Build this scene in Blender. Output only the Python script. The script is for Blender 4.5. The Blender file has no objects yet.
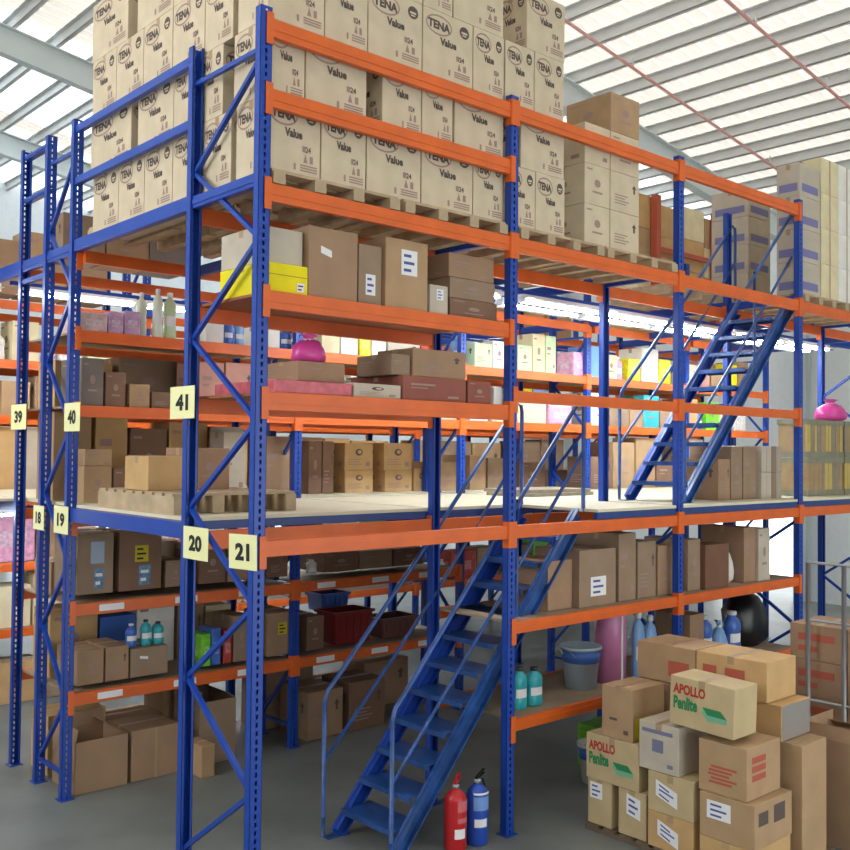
import bpy, math, random
from mathutils import Vector, Matrix
R = random.Random(7)
C = bpy.context.scene.collection
sc = bpy.context.scene

# ------------------------------------------------------------------ materials
def lin(c):
    return tuple(((v / 12.92) if v <= .04045 else ((v + .055) / 1.055) ** 2.4) for v in c)
MATS = {}
def mat(name, rgb, rough=.6, metal=0, var=.0, scale=8, emit=None, strength=0, bump=0, trans=0):
    if name in MATS: return MATS[name]
    m = bpy.data.materials.new(name); m.use_nodes = True
    nt = m.node_tree; b = nt.nodes['Principled BSDF']
    col = lin(rgb) + (1,)
    b.inputs['Base Color'].default_value = col
    b.inputs['Roughness'].default_value = rough
    b.inputs['Metallic'].default_value = metal
    if trans: b.inputs['Transmission Weight'].default_value = trans
    if var or bump:
        tc = nt.nodes.new('ShaderNodeTexCoord'); nz = nt.nodes.new('ShaderNodeTexNoise')
        nz.inputs['Scale'].default_value = scale; nz.inputs['Detail'].default_value = 4
        nt.links.new(tc.outputs['Object'], nz.inputs['Vector'])
        if var:
            rp = nt.nodes.new('ShaderNodeValToRGB')
            rp.color_ramp.elements[0].position = .3; rp.color_ramp.elements[1].position = .72
            rp.color_ramp.elements[0].color = tuple(c * (1 - var) for c in col[:3]) + (1,)
            rp.color_ramp.elements[1].color = tuple(min(1, c * (1 + var)) for c in col[:3]) + (1,)
            nt.links.new(nz.outputs['Fac'], rp.inputs['Fac'])
            nt.links.new(rp.outputs['Color'], b.inputs['Base Color'])
        if bump:
            bp = nt.nodes.new('ShaderNodeBump'); bp.inputs['Strength'].default_value = bump; bp.inputs['Distance'].default_value = .01
            nt.links.new(nz.outputs['Fac'], bp.inputs['Height']); nt.links.new(bp.outputs['Normal'], b.inputs['Normal'])
    if emit:
        b.inputs['Emission Color'].default_value = lin(emit) + (1,)
        b.inputs['Emission Strength'].default_value = strength
    MATS[name] = m
    return m

blue = mat('blue_paint', (.08, .26, .64), .38, var=.10, scale=5)
orange = mat('orange_paint', (.85, .39, .13), .42, var=.10, scale=4)
dkblue = mat('dark_blue_paint', (.13, .25, .50), .4, var=.12)
stairblue = mat('stair_blue_paint', (.15, .30, .54), .28, var=.35, scale=9)
steel = mat('grey_steel', (.62, .63, .64), .4, .5)
timber = mat('pale_timber', (.70, .62, .50), .8, var=.18, scale=6)
timber2 = mat('grey_timber', (.58, .54, .46), .85, var=.2, scale=6)
ply = mat('plywood', (.60, .53, .44), .75, var=.14, scale=3)
deckm = mat('cream_deck', (.86, .83, .72), .55, var=.05, scale=2)
concrete = mat('concrete', (.45, .47, .46), .45, var=.24, scale=1.1, bump=.05)
white = mat('white_paper', (.90, .90, .90), .7)
paleblue = mat('pale_blue_paper', (.66, .72, .80), .7)
yellowp = mat('yellow_paper', (.78, .70, .12), .7)
platem = mat('pale_yellow_plate', (.93, .93, .70), .5)
ink = mat('black_ink', (.10, .11, .12), .7)
brownink = mat('faded_brown_ink', (.36, .31, .29), .8)
mauveink = mat('mauve_ink', (.62, .52, .48), .8)
redink = mat('red_ink', (.68, .20, .16), .8)
greenink = mat('green_ink', (.14, .50, .30), .8)
mintink = mat('mint_ink', (.45, .68, .55), .8)
blueink = mat('blue_ink', (.30, .36, .62), .8)
tapem = mat('clear_brown_tape', (.66, .56, .42), .3)
rubber = mat('black_rubber', (.05, .05, .06), .7)
PAL = dict(yellow=(.90, .84, .05), pale=(.74, .70, .63), kraft=(.68, .56, .42), kraft2=(.62, .50, .39), kraft3=(.58, .49, .40),
    brown=(.50, .38, .30), brown2=(.46, .32, .24), pinkred=(.76, .36, .40), redbrown=(.56, .33, .28), white=(.90, .89, .86),
    reddot=(.84, .74, .74), lilac=(.76, .62, .76), whiteg=(.88, .92, .84), greenw=(.78, .86, .68), blue=(.25, .42, .75),
    ltblue=(.50, .68, .88), cream=(.86, .81, .66), red=(.72, .25, .22), pink=(.90, .66, .78), grey=(.48, .44, .41),
    redw=(.76, .56, .50), magenta=(.84, .28, .60), tan=(.76, .62, .42), teal=(.20, .66, .70), green=(.45, .78, .18),
    maroon=(.50, .12, .12), brownred=(.42, .26, .24), bluew=(.72, .80, .86), pinkroll=(.80, .50, .68),
    beige=(.80, .74, .63), orangey=(.86, .55, .24), apollo=(.74, .66, .50), dark=(.07, .07, .08))
def pm(k, kind='box'):
    r, g, b = PAL[k]
    if kind in ('jug', 'bucket', 'basket', 'roll', 'bag'): return mat('plastic_' + k, (r, g, b), .3, var=.06, scale=6)
    if kind == 'pack': return mat('film_wrapped_' + k, (r, g, b), .35, var=.22, scale=18, bump=.3)
    return mat('cardboard_' + k, (r, g, b), .8, var=.09, scale=5, bump=.04)

# ------------------------------------------------------------------ mesh builder
class MB:
    def __init__(s): s.v = []; s.f = []
    def quad(s, a, b, c, d):
        n = len(s.v); s.v += [a, b, c, d]; s.f.append((n, n + 1, n + 2, n + 3)); return s
    def box(s, x0, x1, y0, y1, z0, z1, bev=0):
        if bev:
            return s.bevbox(x0, x1, y0, y1, z0, z1, bev)
        n = len(s.v)
        s.v += [(x0, y0, z0), (x1, y0, z0), (x1, y1, z0), (x0, y1, z0), (x0, y0, z1), (x1, y0, z1), (x1, y1, z1), (x0, y1, z1)]
        s.f += [tuple(n + i for i in q) for q in ((0, 3, 2, 1), (4, 5, 6, 7), (0, 1, 5, 4), (1, 2, 6, 5), (2, 3, 7, 6), (3, 0, 4, 7))]
        return s
    def bevbox(s, x0, x1, y0, y1, z0, z1, b):
        import bmesh
        bm = bmesh.new(); bmesh.ops.create_cube(bm, size=1)
        bmesh.ops.scale(bm, vec=(x1 - x0, y1 - y0, z1 - z0), verts=bm.verts)
        bmesh.ops.bevel(bm, geom=bm.edges[:], offset=b, segments=2, affect='EDGES', profile=.6)
        bmesh.ops.translate(bm, vec=((x0 + x1) / 2, (y0 + y1) / 2, (z0 + z1) / 2), verts=bm.verts)
        n = len(s.v); bm.verts.ensure_lookup_table()
        s.v += [tuple(v.co) for v in bm.verts]; s.f += [tuple(n + v.index for v in f.verts) for f in bm.faces]
        bm.free(); return s
    def bar(s, a, b, w, h, up=(0, 0, 1)):          # rectangular bar between two points
        a, b = Vector(a), Vector(b); d = (b - a).normalized(); u = Vector(up)
        if abs(d.dot(u)) > .98: u = Vector((1, 0, 0))
        r = d.cross(u).normalized() * (w / 2); u = r.cross(d).normalized() * (h / 2)
        n = len(s.v)
        for p in (a, b):
            for q in (-r - u, r - u, r + u, -r + u): s.v.append(tuple(p + q))
        s.f += [tuple(n + i for i in q) for q in ((0, 1, 2, 3), (7, 6, 5, 4), (0, 4, 5, 1), (1, 5, 6, 2), (2, 6, 7, 3), (3, 7, 4, 0))]
        return s
    def tube(s, pts, r, seg=8, caps=True):
        pts = [Vector(p) for p in pts]; n = len(s.v); u = None
        for i, p in enumerate(pts):
            d = (pts[min(i + 1, len(pts) - 1)] - pts[max(i - 1, 0)]).normalized()
            if u is None:
                u = Vector((0, 0, 1)) if abs(d.z) < .9 else Vector((1, 0, 0))
            a = d.cross(u).normalized(); u = a.cross(d).normalized()
            for k in range(seg):
                t = 2 * math.pi * k / seg; s.v.append(tuple(p + a * math.cos(t) * r + u * math.sin(t) * r))
        for i in range(len(pts) - 1):
            for k in range(seg):
                k2 = (k + 1) % seg
                s.f.append((n + i * seg + k, n + i * seg + k2, n + (i + 1) * seg + k2, n + (i + 1) * seg + k))
        if caps:
            s.f.append(tuple(n + k for k in range(seg))); s.f.append(tuple(n + (len(pts) - 1) * seg + k for k in reversed(range(seg))))
        return s
    def lathe(s, prof, seg=16, c=(0, 0), sx=1, sy=1):
        n = len(s.v)
        for r, z in prof:
            for k in range(seg):
                t = 2 * math.pi * k / seg; s.v.append((c[0] + r * math.cos(t) * sx, c[1] + r * math.sin(t) * sy, z))
        for i in range(len(prof) - 1):
            for k in range(seg):
                k2 = (k + 1) % seg
                s.f.append((n + i * seg + k, n + i * seg + k2, n + (i + 1) * seg + k2, n + (i + 1) * seg + k))
        s.f.append(tuple(n + k for k in reversed(range(seg)))); s.f.append(tuple(n + (len(prof) - 1) * seg + k for k in range(seg)))
        return s
    def mesh(s, name, m, smooth=False):
        me = bpy.data.meshes.new(name); me.from_pydata(s.v, [], s.f); me.materials.append(m); me.update()
        if smooth:
            for p in me.polygons: p.use_smooth = True
        return me
    def build(s, name, m, parent=None, smooth=False, loc=None):
        return link(name, s.mesh(name, m, smooth), parent, loc)

def link(name, me, parent=None, loc=None):
    o = bpy.data.objects.new(name, me); C.objects.link(o)
    if parent: o.parent = parent
    if loc: o.location = loc
    return o
def tag(o, label, cat, group=None, kind=None):
    o['label'] = label; o['category'] = cat
    if group: o['group'] = group
    if kind: o['kind'] = kind
    return o
def thing(name, label, cat, loc=(0, 0, 0), group=None, rz=0):
    o = bpy.data.objects.new(name, None); C.objects.link(o); o.location = loc; o.rotation_euler = (0, 0, rz)
    o.empty_display_size = .1
    return tag(o, label, cat, group)
def struct(name, mb, m, label=None, smooth=False):
    o = mb.build(name, m, None, smooth); o['kind'] = 'structure'
    if label: o['label'] = label
    return o
ORD = ['first', 'second', 'third', 'fourth', 'fifth', 'sixth', 'seventh', 'eighth', 'ninth', 'tenth', 'eleventh', 'twelfth', 'thirteenth',
    'fourteenth', 'fifteenth', 'sixteenth', 'seventeenth', 'eighteenth', 'nineteenth', 'twentieth', 'twenty-first', 'twenty-second',
    'twenty-third', 'twenty-fourth', 'twenty-fifth', 'twenty-sixth', 'twenty-seventh', 'twenty-eighth']

# ------------------------------------------------------------------ printed lettering
TXT = {}
def text_geo(t, bold=.0):
    if (t, bold) in TXT: return TXT[(t, bold)]
    cu = bpy.data.curves.new('lettering', 'FONT'); cu.body = t; cu.size = 1; cu.resolution_u = 3; cu.offset = bold
    o = bpy.data.objects.new('lettering', cu); C.objects.link(o)
    dg = bpy.context.evaluated_depsgraph_get(); dg.update()
    me = bpy.data.meshes.new_from_object(o.evaluated_get(dg))
    v = [tuple(p.co) for p in me.vertices]; f = [tuple(p.vertices) for p in me.polygons]
    x0 = min(p[0] for p in v); x1 = max(p[0] for p in v); y0 = min(p[1] for p in v); y1 = max(p[1] for p in v)
    v = [((p[0] - x0) / (x1 - x0), (p[1] - y0) / (y1 - y0)) for p in v]
    bpy.data.objects.remove(o); bpy.data.curves.remove(cu); bpy.data.meshes.remove(me)
    TXT[(t, bold)] = (v, f); return v, f
class Face:
    """a printable rectangle: origin, unit vectors, size; coordinates 0..1 on it"""
    def __init__(s, o, u, v, w, h, eps=.002):
        s.o, s.u, s.v = Vector(o), Vector(u), Vector(v); s.w, s.h = w, h
        s.n = s.u.cross(s.v); s.e = eps
    def p(s, x, y, lift=0): return tuple(s.o + s.u * x * s.w + s.v * y * s.h + s.n * (s.e + lift))
    def text(s, mb, t, x0, y0, x1, y1, bold=.02, shear=0):
        v, f = text_geo(t, bold); n = len(mb.v)
        mb.v += [s.p(x0 + (x1 - x0) * a, y0 + (y1 - y0) * b + shear * a) for a, b in v]
        mb.f += [tuple(n + i for i in q) for q in f]
    def rect(s, mb, x0, y0, x1, y1, lift=0):
        mb.quad(s.p(x0, y0, lift), s.p(x1, y0, lift), s.p(x1, y1, lift), s.p(x0, y1, lift))
    def poly(s, mb, pts, lift=0):
        n = len(mb.v); mb.v += [s.p(a, b, lift) for a, b in pts]; mb.f.append(tuple(range(n, n + len(pts))))
    def disc(s, mb, cx, cy, rx, ry, seg=14, lift=0):
        s.poly(mb, [(cx + rx * math.cos(2 * math.pi * k / seg), cy + ry * math.sin(2 * math.pi * k / seg)) for k in range(seg)], lift)
    def ring(s, mb, cx, cy, rx, ry, t, seg=20, a0=0, a1=360):
        for k in range(seg):
            p = [math.radians(a0 + (a1 - a0) * (k + j) / seg) for j in (0, 1)]
            o = [(cx + rx * math.cos(q), cy + ry * math.sin(q)) for q in p]; i = [(cx + (rx - t) * math.cos(q), cy + (ry - t * 1.2) * math.sin(q)) for q in p]
            mb.quad(s.p(*o[0]), s.p(*o[1]), s.p(*i[1]), s.p(*i[0]))
def faces(w, d, h):
    return (Face((-w / 2, -d / 2, 0), (1, 0, 0), (0, 0, 1), w, h), Face((-w / 2, d / 2, 0), (0, -1, 0), (0, 0, 1), d, h))

# ------------------------------------------------------------------ cartons and goods
CACHE = {}
def key_mesh(key, fn):
    if key not in CACHE: CACHE[key] = fn()
    return CACHE[key]
def body_mesh(w, d, h, m, kind='carton'):
    b = .006 if kind == 'carton' else min(w, d, h) * .09
    return key_mesh(('body', round(w, 2), round(d, 2), round(h, 2), m.name, kind),
                    lambda: MB().box(-w / 2, w / 2, -d / 2, d / 2, 0, h, b).mesh('carton', m))
def tape_on(o, w, d, h):
    def f():
        t = MB(); e = .0012; s = .026; dn = min(.06, h * .2)
        t.quad((-w / 2, -s, h + e), (w / 2, -s, h + e), (w / 2, s, h + e), (-w / 2, s, h + e))
        t.quad((-w / 2 - e, s, h - dn), (-w / 2 - e, -s, h - dn), (-w / 2 - e, -s, h), (-w / 2 - e, s, h))
        t.quad((w / 2 + e, -s, h - dn), (w / 2 + e, s, h - dn), (w / 2 + e, s, h), (w / 2 + e, -s, h))
        return t.mesh('tape', tapem)
    return link('tape', key_mesh(('tape', round(w, 2), round(d, 2), round(h, 2)), f), o)
def marks(fc, style, a, b, c):
    """a dark, b faded, c sheet builders"""
    if style == 'tena':
        fc.ring(b, .31, .79, .26, .155, .022)
        fc.text(a, 'TENA', .09, .725, .53, .86, .05, -.01)
        fc.disc(a, .82, .82, .10, .095); fc.rect(c, .76, .80, .88, .83, .0006); fc.rect(c, .78, .765, .86, .785, .0006)
        fc.text(a, 'Value', .33, .50, .66, .62, .05)
        fc.poly(b, [(.66, .34), (.72, .34), (.72, .42), (.66, .42)]); fc.text(a, '24', .72, .34, .82, .42, .03)
        fc.poly(b, [(.68, .20), (.72, .32), (.76, .20)]); fc.rect(b, .80, .20, .86, .30)
        for k in range(3): fc.rect(b, .62, .08 + .035 * k, .94, .10 + .035 * k)
        fc.rect(b, .50, .08, .54, .17)
    elif style == 'logoC':
        fc.disc(a, .5, .66, .13, .13); fc.disc(c, .52, .67, .07, .07, lift=.0006)
        for k in range(3): fc.rect(b, .12, .2 + k * .09, .12 + (.5, .4, .45)[k], .23 + k * .09)
        fc.rect(b, .74, .14, .88, .3)
    elif style == 'mark':
        fc.rect(b, .12, .62, .50, .70); fc.rect(b, .12, .50, .38, .54); fc.rect(b, .70, .14, .88, .24)
    elif style == 'mark2':
        fc.disc(b, .5, .55, .12, .10); fc.rect(b, .3, .30, .7, .35); fc.rect(b, .08, .85, .30, .89)
    elif style == 'mark3':
        fc.poly(a, [(.82, .78), (.74, .68), (.79, .68), (.79, .55), (.85, .55), (.85, .68), (.90, .68)])
        for k in range(4): fc.rect(b, .14, .2 + .07 * k, .14 + (.4, .5, .35, .45)[k], .23 + .07 * k)
def print_on(o, w, d, h, style, dark=brownink, faded=mauveink, base=None, sides=(0, 1)):
    def f(which):
        def g():
            A, B_, C_ = MB(), MB(), MB()
            for i, fc in enumerate(faces(w, d, h)):
                if i in sides: marks(fc, style, A, B_, C_)
            mb = (A, B_, C_)[which]; m = (dark, faded, base or timber)[which]
            return mb.mesh('printed_marking', m) if mb.v else None
        return g
    k = (round(w, 2), round(d, 2), round(h, 2), style, dark.name, faded.name, base.name if base else '', sides)
    for i in range(3):
        me = key_mesh(('print', i) + k, f(i))
        if me: link(('printed_marking', 'faded_print', 'light_print')[i], me, o)
def sheet(o, fc, x0, y0, x1, y1, m, inkm=blueink, rows=3, skew=0, name='paper_label'):
    s = MB(); fc.poly(s, [(x0, y0), (x1, y0 + skew), (x1, y1 + skew), (x0, y1)])
    sh = s.build(name, m, o)
    if rows:
        k = MB(); H = (y1 - y0) / (rows * 2 + 1); W = x1 - x0
        for r in range(rows):
            ya = y0 + H * (1 + 2 * r)
            fc.poly(k, [(x0 + .15 * W, ya + skew * .15), (x0 + (.62 + .2 * (r % 2)) * W, ya + skew * .7), (x0 + (.62 + .2 * (r % 2)) * W, ya + H * .8 + skew * .7), (x0 + .15 * W, ya + H * .8 + skew * .15)], .0006)
        k.build('label_writing', inkm, sh)
def carton(x0, x1, y0, d, z, h, ck, style, label, group=None, cat='box', name='cardboard_carton', tape=True, rz=0):
    w = x1 - x0; m = pm(ck)
    o = link(name, body_mesh(w, d, h, m)); o.location = ((x0 + x1) / 2, y0 + d / 2, z); o.rotation_euler = (0, 0, rz)
    tag(o, label, cat, group)
    if tape: tape_on(o, w, d, h)
    F, L = faces(w, d, h); st = style.split()
    for s in st:
        if s == 'tena': print_on(o, w, d, h, 'tena', base=m)
        elif s == 'mark':
            print_on(o, w, d, h, ('mark', 'mark2', 'mark3', 'mark2')[int(abs(x0 * 37 + z * 11)) % 4], base=m)
        elif s == 'logoC': print_on(o, w, d, h, s, base=m)
        elif s == 'lab_top': sheet(o, F, .36, .50, .74, .86, white if 'poster' not in st else paleblue, rows=3 if 'poster' not in st else 0)
        elif s == 'lab_yel': sheet(o, F, .36, .48, .68, .76, yellowp, ink, 3)
        elif s == 'lab_low': sheet(o, F, .30, .18, .72, .52, white)
        elif s == 'lab_corner': sheet(o, F, .74, .12, .92, .42, white, ink, 2); sheet(o, F, .02, .60, .98, .63, mat('dark_yellow_ink', (.70, .62, .05)), rows=0, name='printed_line')
        elif s == 'poster': sheet(o, F, .46, .08, .74, .42, mat('blue_print', (.35, .50, .62), .5, var=.5, scale=25), white, 2, name='picture_print')
        elif s == 'patch': sheet(o, F, .24, .64, .46, .74, white, rows=0, skew=-.05, name='torn_patch')
        elif s == 'tape2': sheet(o, F, .47, 0, .53, 1, tapem, rows=0, name='side_tape')
    return o
def carton_open(x0, x1, y0, d, z, h, ck, label, group=None):
    w = x1 - x0; m = pm(ck); t = .006; o = MB()
    X, Y = w / 2, d / 2
    o.box(-X, X, -Y, Y, 0, t); o.box(-X, X, -Y, -Y + t, t, h); o.box(-X, X, Y - t, Y, t, h); o.box(-X, -X + t, -Y + t, Y - t, t, h); o.box(X - t, X, -Y + t, Y - t, t, h)
    b = o.build('open_cardboard_carton', m); b.location = ((x0 + x1) / 2, y0 + d / 2, z)
    tag(b, label, 'box', group)
    for sgn in (-1, 1):
        f = MB(); f.bar((sgn * (X - .003), 0, h), (sgn * (X + .05), 0, h + min(.12, d * .3)), d * .96, .005, (0, 1, 0)) if 0 else None
        f.quad((sgn * X, -Y, h), (sgn * X, Y, h), (sgn * (X - .09), Y * .96, h + .06), (sgn * (X - .09), -Y * .96, h + .06)) if sgn > 0 else \
            f.quad((sgn * X, -Y, h), (sgn * (X - .02), -Y, h + .10), (sgn * (X - .02), Y, h + .10), (sgn * X, Y, h))
        fl = f.build('carton_flap', m, b); md = fl.modifiers.new('thick', 'SOLIDIFY'); md.thickness = .004
    f = MB().quad((-X, Y, h), (X, Y, h), (X * .97, Y + .0, h + .12), (-X * .97, Y + .0, h + .12))
    fl = f.build('carton_flap', m, b); md = fl.modifiers.new('thick', 'SOLIDIFY'); md.thickness = .004
    return b
def jug(x, y, z, r, h, ck, label, group=None, cap='white', cat='bottle', name='plastic_bottle'):
    m = pm(ck, 'jug')
    def g():
        return MB().lathe([(r * .86, 0), (r, h * .03), (r, h * .22), (r * .93, h * .26), (r * .93, h * .5), (r, h * .55), (r, h * .68), (r * .8, h * .8), (r * .36, h * .88), (r * .34, h * .92)], 14, sx=1, sy=.72).mesh(name, m, True)
    o = link(name, key_mesh(('jug', round(r, 3), round(h, 2), ck), g)); o.location = (x, y, z); tag(o, label, cat, group)
    link('bottle_cap', key_mesh(('cap', round(r, 3), round(h, 2), cap), lambda: MB().lathe([(r * .4, h * .905), (r * .42, h * .92), (r * .42, h * .985), (r * .36, h)], 12).mesh('bottle_cap', mat('cap_' + cap, dict(white=(.9, .9, .9), dark=(.12, .14, .18), blue=(.2, .3, .6))[cap], .4), True)), o)
    def lb():
        v = MB(); n = 6
        for k in range(n):
            a0 = math.radians(-150 + 120 * k / n); a1 = math.radians(-150 + 120 * (k + 1) / n); q = r * .95
            v.quad((q * math.cos(a0), q * .72 * math.sin(a0) , h * .28), (q * math.cos(a1), q * .72 * math.sin(a1), h * .28), (q * math.cos(a1), q * .72 * math.sin(a1), h * .49), (q * math.cos(a0), q * .72 * math.sin(a0), h * .49))
        return v.mesh('bottle_label', white)
    link('bottle_label', key_mesh(('jl', round(r, 3), round(h, 2)), lb), o)
    return o
def bucket(x, y, z, r, h, ck, label, rim='blue', group=None, name='plastic_bucket', cat='bucket', square=0):
    m = pm(ck, 'bucket'); t = .01
    prof = [(r * .74, 0), (r * .97, h * .93), (r * 1.03, h * .93), (r * 1.03, h), (r * .95, h), (r * .70, .02)]
    o = MB().lathe(prof, 20).build(name, m, None, True); o.location = (x, y, z); tag(o, label, cat, group)
    MB().lathe([(r * .88, h * .62), (r * .965, h * .90), (r * .99, h * .90), (r * .91, h * .62)], 20).build('coloured_band', pm(rim, 'bucket'), o, True)
    pts = [(r * 1.02 * math.cos(a), -.02 - r * .5 * math.sin(a), h * .93 - r * .55 * math.sin(a)) for a in [math.pi * k / 10 for k in range(11)]]
    MB().tube(pts, .005, 6).build('handle', steel, o, True)
    return o
def basket(x0, x1, y0, d, z, h, ck, label, group=None):
    m = pm(ck, 'basket'); w = x1 - x0; n = []
    o = MB()
    def wallp(a, b, c, d_): o.quad(a, b, c, d_)
    X, Y, s = w / 2, d / 2, .84; t = .93
    bot = [(-X * s, -Y * s, .004), (X * s, -Y * s, .004), (X * s, Y * s, .004), (-X * s, Y * s, .004)]
    top = [(-X * t, -Y * t, h), (X * t, -Y * t, h), (X * t, Y * t, h), (-X * t, Y * t, h)]
    o.quad(*bot)
    for i in range(4):
        j = (i + 1) % 4; o.quad(bot[i], bot[j], top[j], top[i])
    b = o.build('plastic_basket', m); md = b.modifiers.new('thick', 'SOLIDIFY'); md.thickness = .008; md.offset = 1
    b.location = ((x0 + x1) / 2, y0 + d / 2, z); tag(b, label, 'basket', group)
    r_ = MB(); P = [(-X, -Y), (X, -Y), (X, Y), (-X, Y)]
    for i in range(4):
        j = (i + 1) % 4; r_.bar(P[i] + (h,), P[j] + (h,), .03, .025)
    r_.build('rim', m, b); q = MB()
    for k in range(5):
        f = -.8 + .4 * k; q.bar((X * s * f, -Y * s - .012, .02), (X * t * f, -Y * t - .012, h - .02), .012, .012)
    q.build('rib', m, b)
    return b
def bag(x, y, z, w, h, ck, label, group=None, cat='bag'):
    m = pm(ck, 'bag'); rr = random.Random(int(x * 1000)); n = 14; prof = [(.30, 0), (.48, .08), (.52, .3), (.46, .55), (.3, .75), (.10, .84), (.13, .92), (.24, 1)]
    o = MB(); base = 0
    for r, zz in prof:
        for k in range(n):
            t = 2 * math.pi * k / n; q = r * (1 + rr.uniform(-.12, .12)) * w
            o.v.append((q * math.cos(t), q * math.sin(t) * .7, zz * h + (rr.uniform(-.01, .01) if zz else 0)))
    for i in range(len(prof) - 1):
        for k in range(n):
            k2 = (k + 1) % n; o.f.append((i * n + k, i * n + k2, (i + 1) * n + k2, (i + 1) * n + k))
    o.f.append(tuple(reversed(range(n)))); o.f.append(tuple((len(prof) - 1) * n + k for k in range(n)))
    b = o.build('plastic_bag', m, None, True); b.location = (x, y, z); tag(b, label, cat, group)
    MB().lathe([(.125 * w, .80 * h), (.15 * w, .83 * h), (.125 * w, .86 * h)], 10, sy=.75).build('bag_tie', white, b, True)
    return b
def pack(x0, x1, y0, d, z, h, ck, label, group=None, cat='package'):
    w = x1 - x0
    o = link('wrapped_package', body_mesh(w, d, h, pm(ck, 'pack'), 'pack')); o.location = ((x0 + x1) / 2, y0 + d / 2, z); tag(o, label, cat, group)
    F, L = faces(w, d, h); s = MB()
    if w < .6:
        F.rect(s, .2, .3, .8, .62); L.rect(s, .25, .3, .75, .62)
        s.build('printed_band', mat('band_' + ck, tuple(min(1, c * .6 + .35) for c in PAL[ck]), .5, var=.3, scale=30), o)
    return o
# ------------------------------------------------------------------ pallet racking
GX = [0, 2.25, 4.5, 6.75, 9.0, 11.25]           # upright lines
LV = [.86, 1.60, 2.34, 3.26, 3.89, 4.56]        # shelf levels
TOPZ = 5.655
def post_mesh(h):
    def f():
        mb = MB(); w, d = .0425, .06; step = .05; n = int(h / step); hw, hh = .008, .014
        # front web with punched slots (y=0), folded sides and lips
        for k in range(n):
            z0 = k * step; z1 = min(h, z0 + step) if k < n - 1 else h; zc = z0 + step / 2
            mb.quad((-w, 0, z0), (-hw, 0, z0), (-hw, 0, z1), (-w, 0, z1)); mb.quad((hw, 0, z0), (w, 0, z0), (w, 0, z1), (hw, 0, z1))
            mb.quad((-hw, 0, z0), (hw, 0, z0), (hw, 0, zc - hh), (-hw, 0, zc - hh)); mb.quad((-hw, 0, zc + hh), (hw, 0, zc + hh), (hw, 0, z1), (-hw, 0, z1))
        mb.quad((-w, d, 0), (-w, 0, 0), (-w, 0, h), (-w, d, h)); mb.quad((w, 0, 0), (w, d, 0), (w, d, h), (w, 0, h))
        mb.quad((-w + .018, d, 0), (-w, d, 0), (-w, d, h), (-w + .018, d, h)); mb.quad((w, d, 0), (w - .018, d, 0), (w - .018, d, h), (w, d, h))
        return mb.mesh('post', blue)
    return key_mesh(('post', h), f)
def add_post(rack, x, y, h=TOPZ, flip=False, z=0):
    o = link('post', post_mesh(h), rack, (x, y, z))
    if flip: o.rotation_euler = (0, 0, math.pi)
    md = o.modifiers.new('sheet', 'SOLIDIFY'); md.thickness = .003; md.offset = -1
    if z == 0:
        link('base_plate', key_mesh('bplate', lambda: MB().box(-.06, .06, -.03, .09, 0, .006).mesh('base_plate', blue)), o)
        link('anchor_bolt', key_mesh('bolt', lambda: MB().lathe([(.01, .006), (.01, .02)], 6, c=(.052, .075)).mesh('anchor_bolt', steel)), o)
    return o
def braces(rack, x, y0, y1, zt=5.40, zlow=.1, bars=True):
    a, b = y0 + .05, y1 - .05
    def br(p, q):
        k = ('brace', round(q[1] - p[1], 3), round(q[2] - p[2], 3))
        me = key_mesh(k, lambda: MB().bar((0, 0, 0), (0, q[1] - p[1], q[2] - p[2]), .028, .032, (1, 0, 0)).mesh('brace', blue))
        link('brace', me, rack, p)
    br((x, a, zt), (x, b, zt)); z = zt - .05; s = 0
    while z - .57 > zlow:
        if s == 0: br((x, a, z), (x, b, z - .56))
        else: br((x, b, z), (x, a, z - .56))
        z -= .57; s = 1 - s
    if zlow < .5: br((x, a, .2), (x, b, .2))
def beam_mesh(L, h, m=orange, th=.045):
    def f():
        mb = MB(); mb.box(.045, L - .045, 0, th, -h, 0, .004)
        mb.box(.045, L - .045, -.004, .0, -h * .62, -h * .38)
        return mb.mesh('beam', m)
    return key_mesh(('beam', round(L, 2), h, m.name), f)
def add_beam(rack, x0, x1, y, z, h=.115, back=False, m=orange):
    L = x1 - x0
    o = link('beam', beam_mesh(L, h, m), rack, (x0, y, z))
    if back: o.rotation_euler = (0, 0, math.pi); o.location = (x1, y, z)
    me = key_mesh(('conn', m.name, 0), lambda: MB().box(-.002, .044, -.012, -.004, -.17, .03).box(.043, .050, -.008, .05, -.17, .03).mesh('beam_connector', m))
    me2 = key_mesh(('conn', m.name, 1), lambda: MB().box(-.044, .002, -.012, -.004, -.17, .03).box(-.050, -.043, -.008, .05, -.17, .03).mesh('beam_connector', m))
    link('beam_connector', me, o, (0, 0, 0)); link('beam_connector', me2, o, (L, 0, 0))
    return o
def board(rack, x0, x1, y0, y1, z, m=ply):
    me = key_mesh(('board', round(x1 - x0, 2), round(y1 - y0, 2), m.name), lambda: MB().box(0, x1 - x0, 0, y1 - y0, -.018, 0).mesh('shelf_board', m))
    return link('shelf_board', me, rack, (x0, y0, z))
def xbeam(rack, x, y0, y1, z, h=.12, name='cross_beam'):
    me = key_mesh(('xb', round(y1 - y0, 2), h), lambda: MB().box(-.028, .028, 0, y1 - y0, -h, 0, .004).box(-.034, -.028, 0, y1 - y0, -h * .68, -h * .32).mesh(name, blue))
    return link(name, me, rack, (x, y0, z))

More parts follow.
